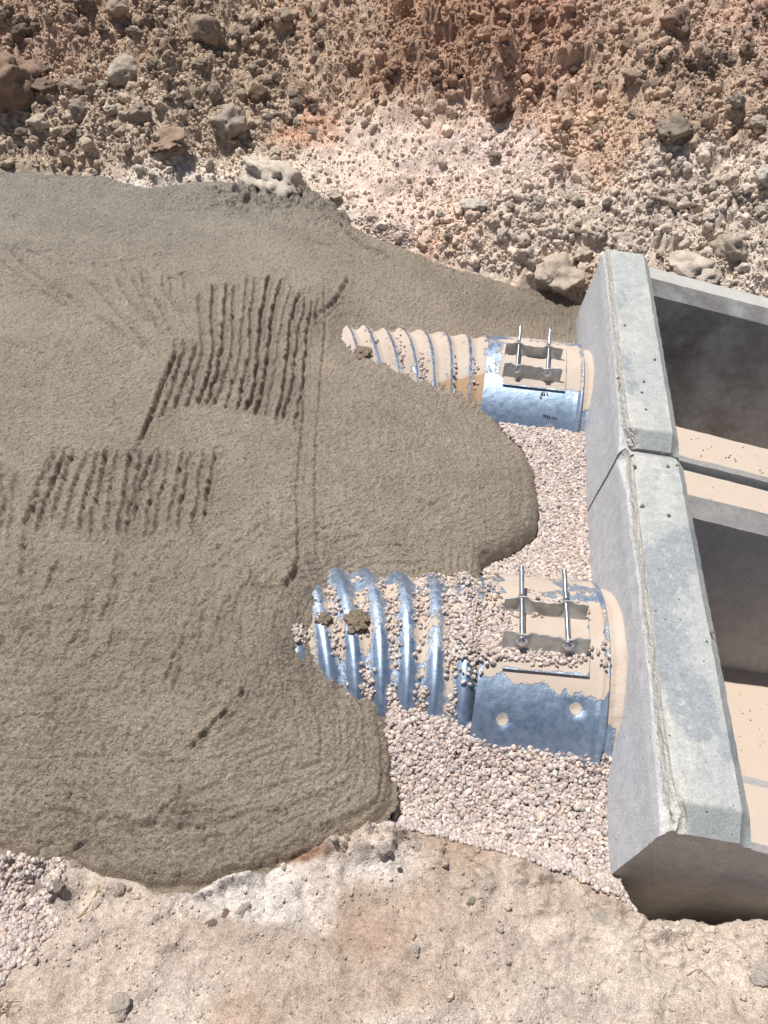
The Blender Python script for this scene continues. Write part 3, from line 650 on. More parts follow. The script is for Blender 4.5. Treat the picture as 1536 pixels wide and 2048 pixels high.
ST = [
 (18, 160, 150, .8, (150, 120, 98), 'very large rough brown boulder cut by the left edge of the photo', 2, 'boulder'),
 (412, 62, 74, .9, (158, 138, 118), 'round tan boulder with a pale straw lying over it, high on the left slope', 1, 'boulder'),
 (476, 72, 36, 1., (146, 128, 110), 'upright blocky stone just right of the round tan boulder', 0, 'stone'),
 (172, 6, 46, .9, (140, 112, 96), 'smooth brown stone at the top edge, left of the flat pale slab', 1, 'stone'),
 (232, 12, 66, .6, (170, 148, 130), 'flat pale slab of rock cut by the top edge of the photo', 0, 'rock'),
 (460, 238, 96, .75, (168, 152, 138), 'craggy grey lump of rock with a chipped lower face, right of centre left slope', 2, 'rock'),
 (518, 190, 52, .9, (122, 94, 72), 'dark brown block standing just above the craggy grey lump', 0, 'rock'),
 (402, 122, 54, .5, (150, 132, 112), 'low elongated stone directly below the round tan boulder', 1, 'stone'),
 (160, 222, 46, 1.05, (160, 142, 124), 'egg shaped pale stone casting a black shadow, above the concrete at left', 1, 'stone'),
 (80, 240, 48, .7, (214, 190, 168), 'cream wedge shaped stone with a dark underside beside a green blade', 0, 'stone'),
 (250, 138, 80, .7, (178, 164, 148), 'pale grey half buried cobble, largest in the middle of the left slope', 1, 'cobble'),
 (155, 168, 42, .55, (172, 154, 136), 'rounded tan cobble left of the wedge stone pair', 1, 'cobble'),
 (206, 172, 30, .9, (176, 162, 146), 'small pale round stone below the grey half buried cobble', 1, 'stone'),
 (246, 190, 42, .5, (160, 142, 124), 'tilted narrow stone under the right side of the half buried cobble', 0, 'stone'),
 (182, 182, 26, 1.1, (180, 162, 144), 'small upright pale stone between two cobbles', 0, 'stone'),
 (225, 218, 36, .7, (184, 168, 150), 'low pale oval stone right of the egg shaped stone', 1, 'stone'),
 (278, 222, 52, .8, (166, 150, 134), 'pitted grey cobble farther right of the low oval stone', 2, 'cobble'),
 (88, 138, 34, .8, (140, 118, 98), 'brown stone perched right of the very large boulder', 2, 'stone'),
 (90, 162, 60, .45, (136, 112, 92), 'dark brown slab lying under the perched brown stone', 0, 'rock'),
 (42, 190, 26, .7, (196, 184, 168), 'small pale stone at the foot of the very large boulder', 0, 'stone'),
 (338, 268, 100, .4, (164, 132, 108), 'wide crumbly reddish slab with a dark gap under its edge', 2, 'rock'),
 (430, 182, 38, 1., (164, 146, 128), 'tall pale stone left of the craggy grey lump', 1, 'stone'),
 (552, 342, 168, .6, (212, 198, 184), 'large cream boulder resting on the far edge of the wet concrete', 2, 'boulder'),
 (550, 300, 40, .5, (196, 180, 164), 'chalky stone behind the large cream boulder', 0, 'stone'),
 (670, 388, 44, .7, (196, 184, 170), 'white grey stone right of the large cream boulder', 2, 'stone'),
 (700, 240, 24, .9, (188, 170, 152), 'small round pale stone alone on the pinkish soil', 1, 'stone'),
 (572, 30, 42, .8, (164, 146, 126), 'cracked tan stone near the top edge, left of centre', 0, 'stone'),
 (628, 32, 22, .9, (156, 136, 116), 'small stone near the top edge, right of the cracked tan stone', 2, 'stone'),
 (1005, 212, 66, .8, (120, 86, 66), 'dark reddish clod with a deep shadow under it, right of centre', 2, 'clod'),
 (715, 130, 34, .9, (160, 128, 104), 'round crusted clod at the left end of the red soil', 1, 'clod'),
 (1348, 48, 72, .85, (150, 120, 98), 'big brown boulder with a black shadow, high at right', 2, 'boulder'),
 (1258, 86, 48, .9, (142, 114, 94), 'dark square stone left of the big brown boulder', 0, 'stone'),
 (1268, 152, 52, .7, (162, 134, 112), 'leaning brown stone in the pair above the white dust streak', 0, 'stone'),
 (1300, 172, 36, .9, (150, 130, 112), 'smaller grey brown stone in the pair above the white dust streak', 0, 'stone'),
 (1494, 98, 38, .8, (142, 116, 98), 'isolated dark brown stone near the right edge', 0, 'stone'),
 (1470, 205, 40, 1.1, (172, 156, 140), 'pale bone shaped stone with black shadow near the right edge', 2, 'stone'),
 (1512, 240, 44, .7, (186, 170, 154), 'smooth pale cobble near the right edge, beside the bone shaped stone', 1, 'cobble'),
 (1345, 255, 80, .7, (150, 134, 120), 'matted clump of roots and soil on the right slope', 2, 'clod'),
 (990, 312, 30, .7, (150, 130, 114), 'lone brown stone on the pale soil right of centre', 2, 'stone'),
 (880, 430, 24, 1., (186, 174, 162), 'small perched stone above the concrete edge, centre', 1, 'stone'),
 (940, 402, 76, .45, (206, 196, 186), 'flat whitish rock face half sunk in the pale soil', 1, 'rock'),
 (1005, 466, 44, .9, (204, 190, 176), 'pale block above the hollow left of the far headwall', 0, 'rock'),
 (1078, 398, 36, .6, (178, 160, 144), 'smooth tan stone above the pale rubble', 1, 'stone'),
 (1216, 405, 34, .8, (142, 132, 124), 'dark grey stone in the pale rubble above the far headwall', 0, 'stone'),
 (1196, 458, 50, .7, (206, 190, 174), 'cream rock left of the far headwall top', 2, 'rock'),
 (1246, 478, 62, .9, (210, 196, 182), 'white pointed rock leaning right behind the far headwall top', 0, 'rock'),
 (1312, 446, 40, .8, (178, 162, 146), 'angular stone beyond the shadowed crack above the wing wall', 0, 'stone'),
 (1372, 525, 128, .55, (206, 190, 174), 'long cream boulder lying against the wing wall of the far headwall', 2, 'boulder'),
 (1452, 492, 84, .8, (180, 164, 146), 'blocky tan boulder with a deep shadow at the right edge of the slope', 0, 'boulder'),
 (1526, 348, 60, .7, (216, 208, 198), 'white stone cut by the right edge of the photo', 1, 'stone'),
 (1360, 322, 34, .6, (200, 188, 176), 'small white triangular stone on pale soil at right', 0, 'stone'),
 (1424, 366, 50, .6, (188, 174, 160), 'flat layered stone on pale soil at right', 0, 'stone'),
 (1112, 540, 130, .75, (190, 172, 154), 'cracked block of caliche over a dark hollow beside the far headwall', 2, 'rock'),
 (1050, 508, 60, .8, (200, 184, 168), 'lumpy pale rock left of the cracked caliche block', 2, 'rock'),
 (1168, 505, 50, .8, (196, 178, 160), 'pale crumbly lump touching the corner of the far headwall', 2, 'rock'),
 (426, 1842, 36, .5, (170, 148, 128), 'flat brown stone on the near bank', 0, 'stone'),
 (452, 1826, 20, .7, (176, 140, 118), 'small reddish pebble beside the flat brown stone', 1, 'pebble'),
 (487, 1812, 36, .5, (224, 212, 200), 'white flaky stone above the reddish pebble', 0, 'stone'),
 (830, 1896, 22, .8, (226, 220, 212), 'small white stone on the brown patch of the near bank', 1, 'stone'),
 (944, 1800, 22, .9, (190, 178, 162), 'grey green pebble on the near bank right of centre', 1, 'pebble'),
 (800, 1738, 14, .9, (130, 108, 92), 'small dark brown pebble near the bank edge', 1, 'pebble'),
 (768, 1694, 30, .7, (214, 200, 188), 'round pale stone in the white crust of the near bank edge', 1, 'stone'),
 (834, 1692, 30, .7, (232, 214, 196), 'tan stone at the edge of the gravel bed', 1, 'stone'),
 (1204, 1834, 38, .4, (222, 210, 196), 'flat cream stone left of the pit', 0, 'stone'),
 (1530, 1940, 62, .6, (222, 208, 198), 'grey angular rock cut by the right edge on the near bank', 0, 'rock'),
 (240, 2005, 46, .5, (234, 220, 206), 'pale pitted stone near the bottom left', 2, 'stone'),
 (96, 1702, 44, .8, (176, 160, 146), 'grey stone poking into the lower left edge of the concrete', 0, 'stone'),
 (76, 1772, 30, .8, (196, 182, 168), 'angular pale stone left of its twin on the gravelly near bank', 0, 'stone'),
 (112, 1768, 30, .8, (186, 172, 160), 'angular grey stone right of its twin on the gravelly near bank', 0, 'stone'),
 (240, 1778, 28, .8, (214, 196, 178), 'white stone beside the yellow straw on the near bank', 2, 'stone'),
 (150, 1722, 34, .5, (200, 180, 162), 'low tan stone under the lower left concrete edge', 2, 'stone'),
]
for a in ST:
    stone(a[0], a[1], a[2], a[3], a[4], a[5], a[6], a[7], a[7], sink=.22 if a[1] < 700 else .38)
LM = [(35, 150, 'the very large brown boulder'), (412, 62, 'the round tan boulder'), (476, 72, 'the upright blocky stone'), (172, 6, 'the smooth brown top edge stone'), (232, 12, 'the flat pale top slab'),
      (460, 238, 'the craggy grey lump'), (518, 190, 'the dark brown block'), (402, 122, 'the low elongated stone'), (160, 222, 'the egg shaped stone'), (80, 240, 'the cream wedge stone'), (250, 138, 'the half buried grey cobble'),
      (278, 222, 'the pitted grey cobble'), (338, 268, 'the crumbly reddish slab'), (572, 30, 'the cracked tan stone'), (1005, 212, 'the dark reddish clod'), (715, 130, 'the round crusted clod'), (1348, 48, 'the big brown boulder'),
      (1258, 86, 'the dark square stone'), (1268, 152, 'the leaning brown stone'), (1494, 98, 'the isolated dark stone'), (1470, 205, 'the bone shaped stone'), (1345, 255, 'the matted root clump'), (940, 402, 'the flat whitish rock face'),
      (1005, 466, 'the pale block'), (1078, 398, 'the smooth tan stone'), (1216, 405, 'the dark grey stone'), (1246, 478, 'the white pointed rock'), (1312, 446, 'the angular stone'), (1372, 525, 'the long cream boulder'),
      (1452, 492, 'the blocky tan boulder'), (1112, 540, 'the cracked caliche block'), (1424, 366, 'the flat layered stone'), (880, 430, 'the small perched stone'), (600, 130, 'the bare tan soil left of the red heap'), (930, 60, 'the top of the red soil heap')]
USED = {}
def rel_label(u, v, w_, what):
    cand = sorted(LM, key=lambda q: (q[0]-u)**2+(q[1]-v)**2)
    size = 'tiny' if w_ < 18 else 'small' if w_ < 24 else 'mid sized' if w_ < 29 else 'larger'
    for q in cand[:4]:
        a = math.degrees(math.atan2(q[1]-v, u-q[0])) % 360; d = math.hypot(u-q[0], v-q[1])
        dr = ['right of', 'up and right of', 'above', 'up and left of', 'left of', 'down and left of', 'below', 'down and right of'][int((a+22.5)//45) % 8]
        for far_ in ((('just ' if d < 50 else 'some way ' if d < 110 else 'well ')),):
            t = '%s %s %s%s %s' % (size, what, far_, dr, q[2])
            if t not in USED and len(t.split()) <= 16: USED[t] = 1; return t
    return 'small '+what+' among the loose rubble'
def scat_stones(n, box, wr, pal, label, group, sinks=(.1, .4), name='stone'):
    k = 0
    while k < n:
        u = random.uniform(box[0], box[2]); v = random.uniform(box[1], box[3])
        if any((u-s[0])**2+(v-s[1])**2 < ((s[2]+26)*.55)**2 for s in ST): continue
        q, _ = hit(u, v)
        if v < 700 and q[1] < yfar(q[0])+.03: continue
        w_ = wr[0]+(wr[1]-wr[0])*random.random()**1.8
        c = random.choice(pal); f = random.uniform(.92, 1.08)
        what = {'clod': 'reddish clod'}.get(name, ('brown' if sum(c) < 405 else 'tan' if sum(c) < 500 else 'pale')+' stone')
        stone(u, v, w_, random.uniform(.6, 1.), tuple(min(255, x*f) for x in c), rel_label(u, v, w_, what), random.randint(0, 2), name, name, random.uniform(*sinks), group); k += 1
BR = [(148, 128, 108), (156, 138, 120), (136, 112, 92), (166, 150, 134), (150, 124, 104)]
PL = [(196, 182, 166), (184, 168, 152), (206, 192, 178), (176, 158, 142), (170, 150, 134)]
scat_stones(88, (0, 0, 640, 300), (15, 34), BR, 'small brown to grey stone among the rubble of the upper left slope', 'stones of the upper left slope')
scat_stones(34, (1180, 0, 1536, 290), (15, 34), BR, 'small brown stone among the rubble of the upper right slope', 'stones of the upper right slope')
scat_stones(22, (700, 30, 1180, 220), (14, 36), [(150, 108, 84), (136, 100, 78), (160, 124, 100)], 'small reddish clod on the red soil at the top centre', 'red soil clods', name='clod')
scat_stones(46, (880, 380, 1536, 500), (15, 32), PL, 'small pale stone in the whitish rubble around the far headwall', 'pale stones near the far headwall')

# ------------------------------------------------------------------ precast headwalls
def headwall(label, y0, y1, zt0, zt1, seed, far):
    root = empty('headwall', (.7, (y0+y1)/2, -.6)); tag(root, label, 'headwall', 'precast headwalls at the pipe ends')
    inv = Matrix.Translation((-.7, -(y0+y1)/2, .6))
    xb, xf, zb = .62, .818, -.75
    ny = 300; t = np.linspace(0, 1, ny); yy = y0+(y1-y0)*t
    # profile (from the pipe side, over the top, to the trough side)
    pr = [(xb, zb, 0, 40), (xb, -.085, 0, 60), (xb+.012, -.012, 1, 34), (xb+.018, 0, 2, 60), (xf-.032, 0, 3, 12), (xf, -.035, 4, 26), (xf, zb, 4, 0)]
    PX = []; PZ = []; PS = []
    for (a, b) in zip(pr[:-1], pr[1:]):
        s_ = np.linspace(0, 1, a[3], endpoint=False)
        PX += list(a[0]+(b[0]-a[0])*s_); PZ += list(a[1]+(b[1]-a[1])*s_); PS += [a[2]]*a[3]
    PX.append(xf); PZ.append(zb); PS.append(4)
    PX, PZ, PS = map(np.array, (PX, PZ, PS)); ns = len(PX)
    YY = np.repeat(yy[:, None], ns, 1); XX = np.repeat(PX[None], ny, 0); ZT = (zt0+(zt1-zt0)*t)[:, None]
    ZZ = np.where(PZ[None] <= zb+1e-6, zb, np.where(PZ[None] > -.3, ZT+PZ[None], 0))
    lowm = (PZ > zb+1e-6) & (PZ < -.086)
    f_ = (PZ[lowm]-zb)/(-.085-zb); ZZ[:, lowm] = zb+(ZT-.085-zb)*f_
    S = np.repeat(PS[None], ny, 0)
    # chamfered ends of the top slab
    dend = np.minimum((YY-y0), (y1-YY)); ch = np.clip(1-dend/.058, 0, 1)
    topz = ZT-.085
    hi_ = np.clip((ZZ-topz)/.085, 0, 1)
    ZZ = ZZ-ch*.040*sstep((hi_-.3)/.6)*sstep((XX-xb)/.03)
    # ragged broken arris along the pipe side, wider towards the ends
    en = np.exp(-(YY-y0)/.10)+np.exp(-(y1-YY)/.12)*(1.5 if not far else .3)
    bandw = .002+.034*en+.014*fbm(YY, YY*0, .12, seed)
    dist = np.hypot((XX-xb)*.8, ZZ-(ZT-.02)); rough_ = np.clip(1-dist/np.maximum(bandw+.028, .01), 0, 1)*(XX < xb+.09)
    rough_ = sstep(rough_*1.6)
    nz = fbm(YY, ZZ+XX*1.7, .035, seed+1, 5, .65); nz2 = fbm(YY, ZZ+XX*1.7, .10, seed+2, 3)
    bite = np.exp(-((YY-y0-.03)/.045)**2)*(1. if far else .35)
    inn = rough_*(.001+.004*nz+.006*np.maximum(0, nz2)*(.5+2.5*np.clip(en, 0, 1))+.014*np.clip(en, 0, 1)*sstep(dend/.02)+.030*bite*(.7+nz))
    XX = XX+inn*.8; ZZ = ZZ-inn*.6*(XX > xb+.0)
    XX = XX+.0010*fbm(YY, ZZ, .05, seed+3)*(S < 1)-.030*sstep((ZT-.05-ZZ)/.35)*(XX < xb+.05)
    ZZ = ZZ+.0016*fbm(YY, XX, .05, seed+4)*(S == 2)+.0008*fbm(YY, XX, .01, seed+5)*(S == 2)
    XX = XX+.002*fbm(YY, ZZ, .03, seed+6)*(S >= 3)*sstep((ZZ-(ZT-.09))/.05)
    # colours
    g = lin(206, 208, 212, K)*1.22; col = np.zeros(XX.shape+(3,)); col[:] = g
    top = lin(206, 209, 207, K); blue = lin(160, 168, 180, K); white = lin(224, 222, 216, K)
    tn = (S >= 2)[..., None]; col = np.where(tn, top, col)
    bu, bv, _ = proj(XX, YY, ZZ); b1 = 0*XX
    for (cu, cv, ru, rv) in ([(1355, 1110, 60, 60), (1305, 1180, 45, 70), (1330, 1290, 40, 60), (1375, 1400, 50, 60), (1400, 1450, 45, 40), (1462, 1500, 22, 40), (1395, 1080, 25, 30)] if not far else [(1240, 600, 25, 30), (1262, 770, 35, 25), (1250, 720, 25, 20)]):
        b1 = b1+(1 if not far else .6)*np.exp(-((bu-cu)/ru)**2-((bv-cv)/rv)**2)
    b1 = sstep((b1+.55*fbm(YY*.7, XX*1.3, .08, seed+7, 5, .6)-.25)/.45)
    w1 = sstep((fbm(YY*.6, XX, .12, seed+8, 4)-.05)/.25)
    col = np.where(tn, col*(1-.6*w1[..., None])+white*.6*w1[..., None], col)
    sp = sstep((fbm(YY, XX, .012, seed+9, 3)+.55*b1+.05)/.25)
    k = (b1*sp)[..., None]*.58
    col = np.where(tn, col*(1-k)+blue*k, col)
    kc = (sstep(ch*6)*(S >= 2))[..., None]; col = col*(1-kc)+lin(184, 190, 190, K)*kc
    col = col*(1-rough_[..., None]*.75)+lin(236, 232, 224, K)*rough_[..., None]*.75
    col = np.where((S == 1)[..., None], lin(238, 235, 228, K), col)
    dirt = sstep((-.0-ZZ)/.12)*sstep(.6+fbm(YY, ZZ, .12, seed+10))
    col = np.where((S < 1)[..., None], col*(1-.35*dirt[..., None])+lin(190, 168, 150, K)*.35*dirt[..., None], col)
    rgt = np.maximum(rough_, .35*(S == 2)*np.clip(b1*1.5, 0, 1))
    Vv = np.stack([XX, YY, ZZ], -1).reshape(-1, 3); Fv = grid_faces(ns, ny)[:, ::-1]
    # end caps as strips between the two sides
    caps = []; nv = len(Vv); capV = []; capC = []; capR = []
    half = 120
    for row in (0, ny-1):
        nx_ = 40; rowP = Vv.reshape(ny, ns, 3)[row]
        tri = np.array(tessellate_polygon([[Vector((q[0], q[2], 0)) for q in rowP]]))+nv+len(capV)
        capV += list(rowP); capC += [np.array([.50, .48, .46])]*len(rowP); capR += [0]*len(rowP)
        caps.append(tri)
    Vv = np.vstack([Vv, np.array(capV)]); Cv = np.vstack([col.reshape(-1, 3), np.array(capC)]); Rv = np.r_[rgt.ravel(), np.array(capR)]
    Fv = np.vstack([Fv[:, :3], Fv[:, [0, 2, 3]]]+caps)
    o = mesh_np('wall', Vv-np.array([.7, (y0+y1)/2, -.6]), Fv, MTOP, root, cols=Cv, attrs={'rough': Rv})
    o.data.update()
    try: o.data.set_sharp_from_angle(angle=math.radians(38))
    except Exception: pass
    # wings: extruded along x with a falling top
    def prism(name, prof0, x0, x1, drop, mat, lab=None):
        """prof0: (y, z, follows_top) closed outline"""
        nx_ = 60; xx = np.linspace(x0, x1, nx_); P = []
        pts = []
        m_ = len(prof0)
        for i in range(m_):
            a, b = prof0[i], prof0[(i+1) % m_]
            for s_ in np.linspace(0, 1, 10, endpoint=False): pts.append([a[j]+(b[j]-a[j])*s_ for j in range(3)])
        pts = np.array(pts)
        for x_ in xx:
            z_ = pts[:, 1]-drop*(x_-x0)*pts[:, 2]
            P.append(np.stack([np.full(len(pts), x_), pts[:, 0]+.0015*vn(x_*30+pts[:, 0]*50, pts[:, 1]*40, seed), z_+.001*vn(x_*30, pts[:, 0]*60, seed+1)*pts[:, 2]], 1))
        P = np.concatenate(P); F_ = grid_faces(len(pts), nx_, wrapx=True)
        ob = mesh_np(name, P-np.array([.7, (y0+y1)/2, -.6]), F_, mat, root, smooth=True)
        ob.data.set_sharp_from_angle(angle=math.radians(20))
        if lab: ob['label'] = lab
        return ob
    zw = (.245 if not far else .25); zbm = -.74
    # near wing
    yo = y0+.004
    n0 = .15 if not far else .17
    prism('wing_wall', [(yo, zbm, 0), (yo, zw-.012, 1), (yo+.012, zw, 1), (yo+n0, zw, 1), (yo+n0+.045, zw-.045, 1), (yo+n0+.10, (-.52 if not far else -.6), 0), (yo+n0+.10, zbm, 0)], xf-.01, 1.9, .13, MWING)
    # far wing
    yo = y1-.004; zf = zw+(.02 if far else -.015); n1 = .11 if far else .13
    prism('wing_wall', [(yo, zbm, 0), (yo-n1-.12, zbm, 0), (yo-n1-.12, (-.52 if not far else -.6), 0), (yo-n1-.045, zf-.055, 1), (yo-n1, zf, 1), (yo-.012, zf, 1), (yo, zf-.012, 1)], xf-.01, 1.9, .13, MWINGG if far else MWING)
    zfl = -.525 if not far else -.62
    prism('floor_slab', [(y0+.1, zfl, 0), (y0+.1, zbm+.02, 0), (y1-.1, zbm+.02, 0), (y1-.1, zfl, 0)][::-1], xf-.01, 1.9, 0, MFLOOR)
    return root
hw_n = headwall('near precast concrete headwall with blue grey blotches on its top, beside the near pipe', .722, 2.000, .302, .302, 11, False)
hw_f = headwall('far precast concrete headwall with pale clean top and a broken corner at the joint', 2.016, 3.325, .305, .345, 37, True)

# ------------------------------------------------------------------ corrugated pipes
def pt(p, x, th, r):
    yc, z_ = pipe_c(p, x); return np.stack([x+0*th, yc+r*np.sin(th), z_+r*np.cos(th)], -1)
def pipe(key, label, x0, xband, dense_mud, hw):
    p = PIPES[key]; R = p['R']; root = empty('corrugated_pipe', (.3, pipe_c(p, .3)[0], pipe_c(p, .3)[1]-R)); O = np.array(root.location)
    tag(root, label, 'pipe', 'corrugated steel pipes')
    nx_ = int((xband+.03-x0)/.003); xx = np.linspace(x0, xband+.03, nx_); th = np.linspace(-math.pi*.78, math.pi*.78, 420)
    X_, T_ = np.meshgrid(xx, th)
    skew = 2.+8.*sstep((.16-X_)/.45)
    ph = 2*math.pi*X_/.085+skew*T_+.5
    cor = np.cos(ph); r = R-.010+(.009 if key == 'near' else .0075)*cor
    P = pt(p, X_, T_, r)
    arc = T_*R
    mud = .54+.18*(1-cor)*.5*2-.18+.18*fbm(X_, arc, .16, 201)
    if key == 'near':
        mud = mud-.42*sstep((-T_-.30)/.35)*(.5+.5*(cor > -.6))-.25*sstep((T_-.15)/.2)*(fbm(X_, arc, .1, 205) > -.1)
        mud = mud-.05*(cor > .2)-.32*sstep((-T_-.10)/.25)*(cor > -.2)+.26*fbm(X_, arc*.6, .09, 206, 4)
        wet = np.full(mud.shape, .1)
    else:
        mud = mud+.30-.55*(np.abs((ph/(2*math.pi)) % 1-.13) < .075)*(1-.5*sstep((X_-.05)/.15))
        # damp orange silt next to the concrete
        hz = np.clip(cz(X_.ravel(), P[..., 1].ravel()), -1, 9).reshape(X_.shape); wet = .2+.55*sstep((hz-P[..., 2]+.055)/.03)*(T_ < 0)
        wet = np.where(T_ < -.35-.1*X_, .25+.6*sstep((-T_-.50+.9*(X_+.1))/.25), .2)
    bar = mesh_np('pipe_barrel', (P-O).reshape(-1, 3), grid_faces(nx_, len(th)), MGALV, root, attrs={'mud': mud, 'wet': wet})
    # band
    Rb = R+.004; xb0, xb1 = xband, .562
    nx_ = 150; th = np.linspace(-math.pi*.7, math.pi*.7, 560); xx = np.linspace(xb0, xb1, nx_); X_, T_ = np.meshgrid(xx, th); arc = T_*R
    r = Rb+0*X_; xs_ = (X_-xb0)/(xb1-xb0)
    r = r+.004*np.exp(-((xb1-.02-X_)/.006)**2)+.001*fbm(X_, arc, .1, 210)
    dim = [(965+40, 1440), (1152, 1418)] if key == 'near' else [(1100, 858)]
    dm = np.zeros_like(r); dmud = np.zeros_like(r)
    for du, dv in dim:
        q = cyl_hit(du, dv, p, .004); yc, z_ = pipe_c(p, q[0]); tq = math.atan2(q[1]-yc, q[2]-z_)
        d2 = (X_-q[0])**2+((T_-tq)*R)**2
        dm += np.exp(-d2/.022**2); dmud += (d2 < .017**2)
    r = r-.010*dm
    P = pt(p, X_, T_, r)
    tl = -.42 if key == 'near' else -.40
    mud = .95-.95*sstep((-T_+tl+.06*fbm(X_, arc*0, .06, 211)*2.2)/.08)
    mud = mud-.45*sstep((.10-xs_)/.10)*(T_ < .1) - .5*sstep((xs_-.92)/.06)*(fbm(X_, arc, .12, 213) > -.1)-.45*sstep((T_-.26)/.08)*(fbm(X_, arc, .14, 214) > -.2)
    if key == 'far': mud = mud-.5*sstep((.22-xs_)/.1)*(fbm(X_, arc, .1, 216) > -.15)
    mud = np.where(dmud > 0, 1., mud)
    band = mesh_np('coupling_band', (P-O).reshape(-1, 3), grid_faces(nx_, len(th)), MGALV, root, attrs={'mud': mud, 'wet': 0*mud})
    sol = band.modifiers.new('thick', 'SOLIDIFY'); sol.thickness = .003; sol.offset = 1
    # lap plate
    def quad_on(u0, v0): return cyl_hit(u0, v0, p, .006)
    if key == 'near': xa, xc_, t0, t1, tc = .27, .505, -.37, .24, -.02
    else: xa, xc_, t0, t1, tc = .235, .488, -.52, .12, -.20
    xx = np.linspace(xa, xc_, 90); th = np.linspace(t0, t1, 120); X_, T_ = np.meshgrid(xx, th)
    r = Rb+.0065+.002*np.exp(-((T_-t0)*R/.01)**2)
    P = pt(p, X_, T_, r); mudp = .92-.6*np.exp(-((T_-t0)*R/.008)**2)-.3*np.exp(-((xc_-X_)/.006)**2)
    lp = mesh_np('lap_plate', (P-O).reshape(-1, 3), grid_faces(90, 120), MGALV, band, attrs={'mud': mudp, 'wet': 0*mudp})
    sol = lp.modifiers.new('thick', 'SOLIDIFY'); sol.thickness = .003; sol.offset = 1
    # clamp: two wavy brackets, two long bolts
    bx_ = (.312, .437) if key == 'near' else (.282, .405)
    xa2, xc2 = bx_[0]-.052, bx_[1]+.058
    def loc(x, tt, nn):
        """tangential offset tt, radial height nn at the clamp"""
        yc, z_ = pipe_c(p, x); c_, s_ = math.cos(tc), math.sin(tc)
        rr = Rb+.009+nn
        return np.array([x, yc+rr*s_+tt*c_, z_+rr*c_-tt*s_])
    hz_ = .047
    for sgn in (-1, 1):
        nu, nvv = 90, 14; Vv = []; 
        for i in range(nu):
            s_ = i/(nu-1); x = xa2+(xc2-xa2)*s_
            bul = sum(math.exp(-((x-b)/.021)**4) for b in bx_)
            for j in range(nvv):
                h = j/(nvv-1)
                off = sgn*(.055+.010*bul*h - .016*(1-h)**2 +.003*math.sin(s_*9)*h)
                if sgn < 0: off = -(.080-.026*h+.009*bul*h)-.01*h*max(0, s_-.85)*5+.004*math.sin(s_*8)*h
                yb_ = (R+.01)*math.cos(min(1, abs(off)/R))-(R+.01)
                Vv.append(loc(x, off, h*hz_+yb_*(1-h)-.002+(.0012*math.sin(x*160+sgn))*(h > .9)))
        ob = mesh_np('clamp_bracket', np.array(Vv)-O, grid_faces(nvv, nu), MBRK, band)
        sol = ob.modifiers.new('thick', 'SOLIDIFY'); sol.thickness = .0035; sol.offset = 0
    for bi, b in enumerate(bx_):
        L0, L1 = -.070, (.185 if key == 'near' else .175); rr = .0066
        na = 20; nl = 420 if key == 'near' else 160; Vv = []
        for i in range(nl):
            tt = L0+(L1-L0)*i/(nl-1)
            thr = .0007*math.sin(tt/.0022*2*math.pi) if (key == 'near' or tt > .09) else 0
            rad = (rr+thr)*(1 if i < nl-3 else .8-.25*(i-nl+3))
            for a in range(na):
                an = 2*math.pi*a/na; c0 = loc(b-.03*(tt-L0)*(1 if key == 'near' else -.1), tt, .030+.02*(tt-L0))
                Vv.append(c0+rad*(math.cos(an)*np.array([1, 0, 0])+math.sin(an)*np.array([0, -math.sin(tc), math.cos(tc)])))
        Vv = np.array(Vv); Fv = grid_faces(na, nl, wrapx=True)
        Vv = np.vstack([Vv, [Vv[-na:].mean(0)]]); cap = [[(nl-1)*na+a, (nl-1)*na+(a+1) % na, len(Vv)-1, len(Vv)-1] for a in range(na)]
        import bmesh
        ob = mesh_np('threaded_rod', Vv-O, Fv, MROD, band)
        # bolt head with flange, and nut behind the far bracket
        def turned(name, prof, c0, hexr=None, mat=MROD):
            bm = bmesh.new(); rings = []
            na_ = 24
            for (tt, rad, hx) in prof:
                ring = []
                for a in range(na_):
                    an = 2*math.pi*a/na_; q = rad
                    if hx: q = rad/math.cos((an+.2) % (math.pi/3)-math.pi/6)*.93
                    c1 = loc(c0[0], c0[1]+tt, c0[2]); v_ = c1+q*(math.cos(an)*np.array([1, 0, 0])+math.sin(an)*np.array([0, -math.sin(tc), math.cos(tc)]))-O
                    ring.append(bm.verts.new(v_))
                rings.append(ring)
            for r1, r2 in zip(rings[:-1], rings[1:]):
                for a in range(na_): bm.faces.new([r1[a], r1[(a+1) % na_], r2[(a+1) % na_], r2[a]])
            bm.faces.new(rings[0][::-1]); bm.faces.new(rings[-1])
            bmesh.ops.recalc_face_normals(bm, faces=bm.faces)
            me = bpy.data.meshes.new(name); bm.to_mesh(me); bm.free(); me.materials.append(mat)
            for f in me.polygons: f.use_smooth = True
            me.set_sharp_from_angle(angle=math.radians(30))
            o_ = bpy.data.objects.new(name, me); C.objects.link(o_); o_.parent = band
        turned('bolt_head', [(0, .0165, False), (-.002, .0165, False), (-.0035, .015, False), (-.004, .0105, True), (-.011, .0105, True), (-.0125, .008, False)], (b, -.070, .028))
        turned('nut', [(.0, .0115, True), (.011, .0115, True)], (b-.003, .066, .032))
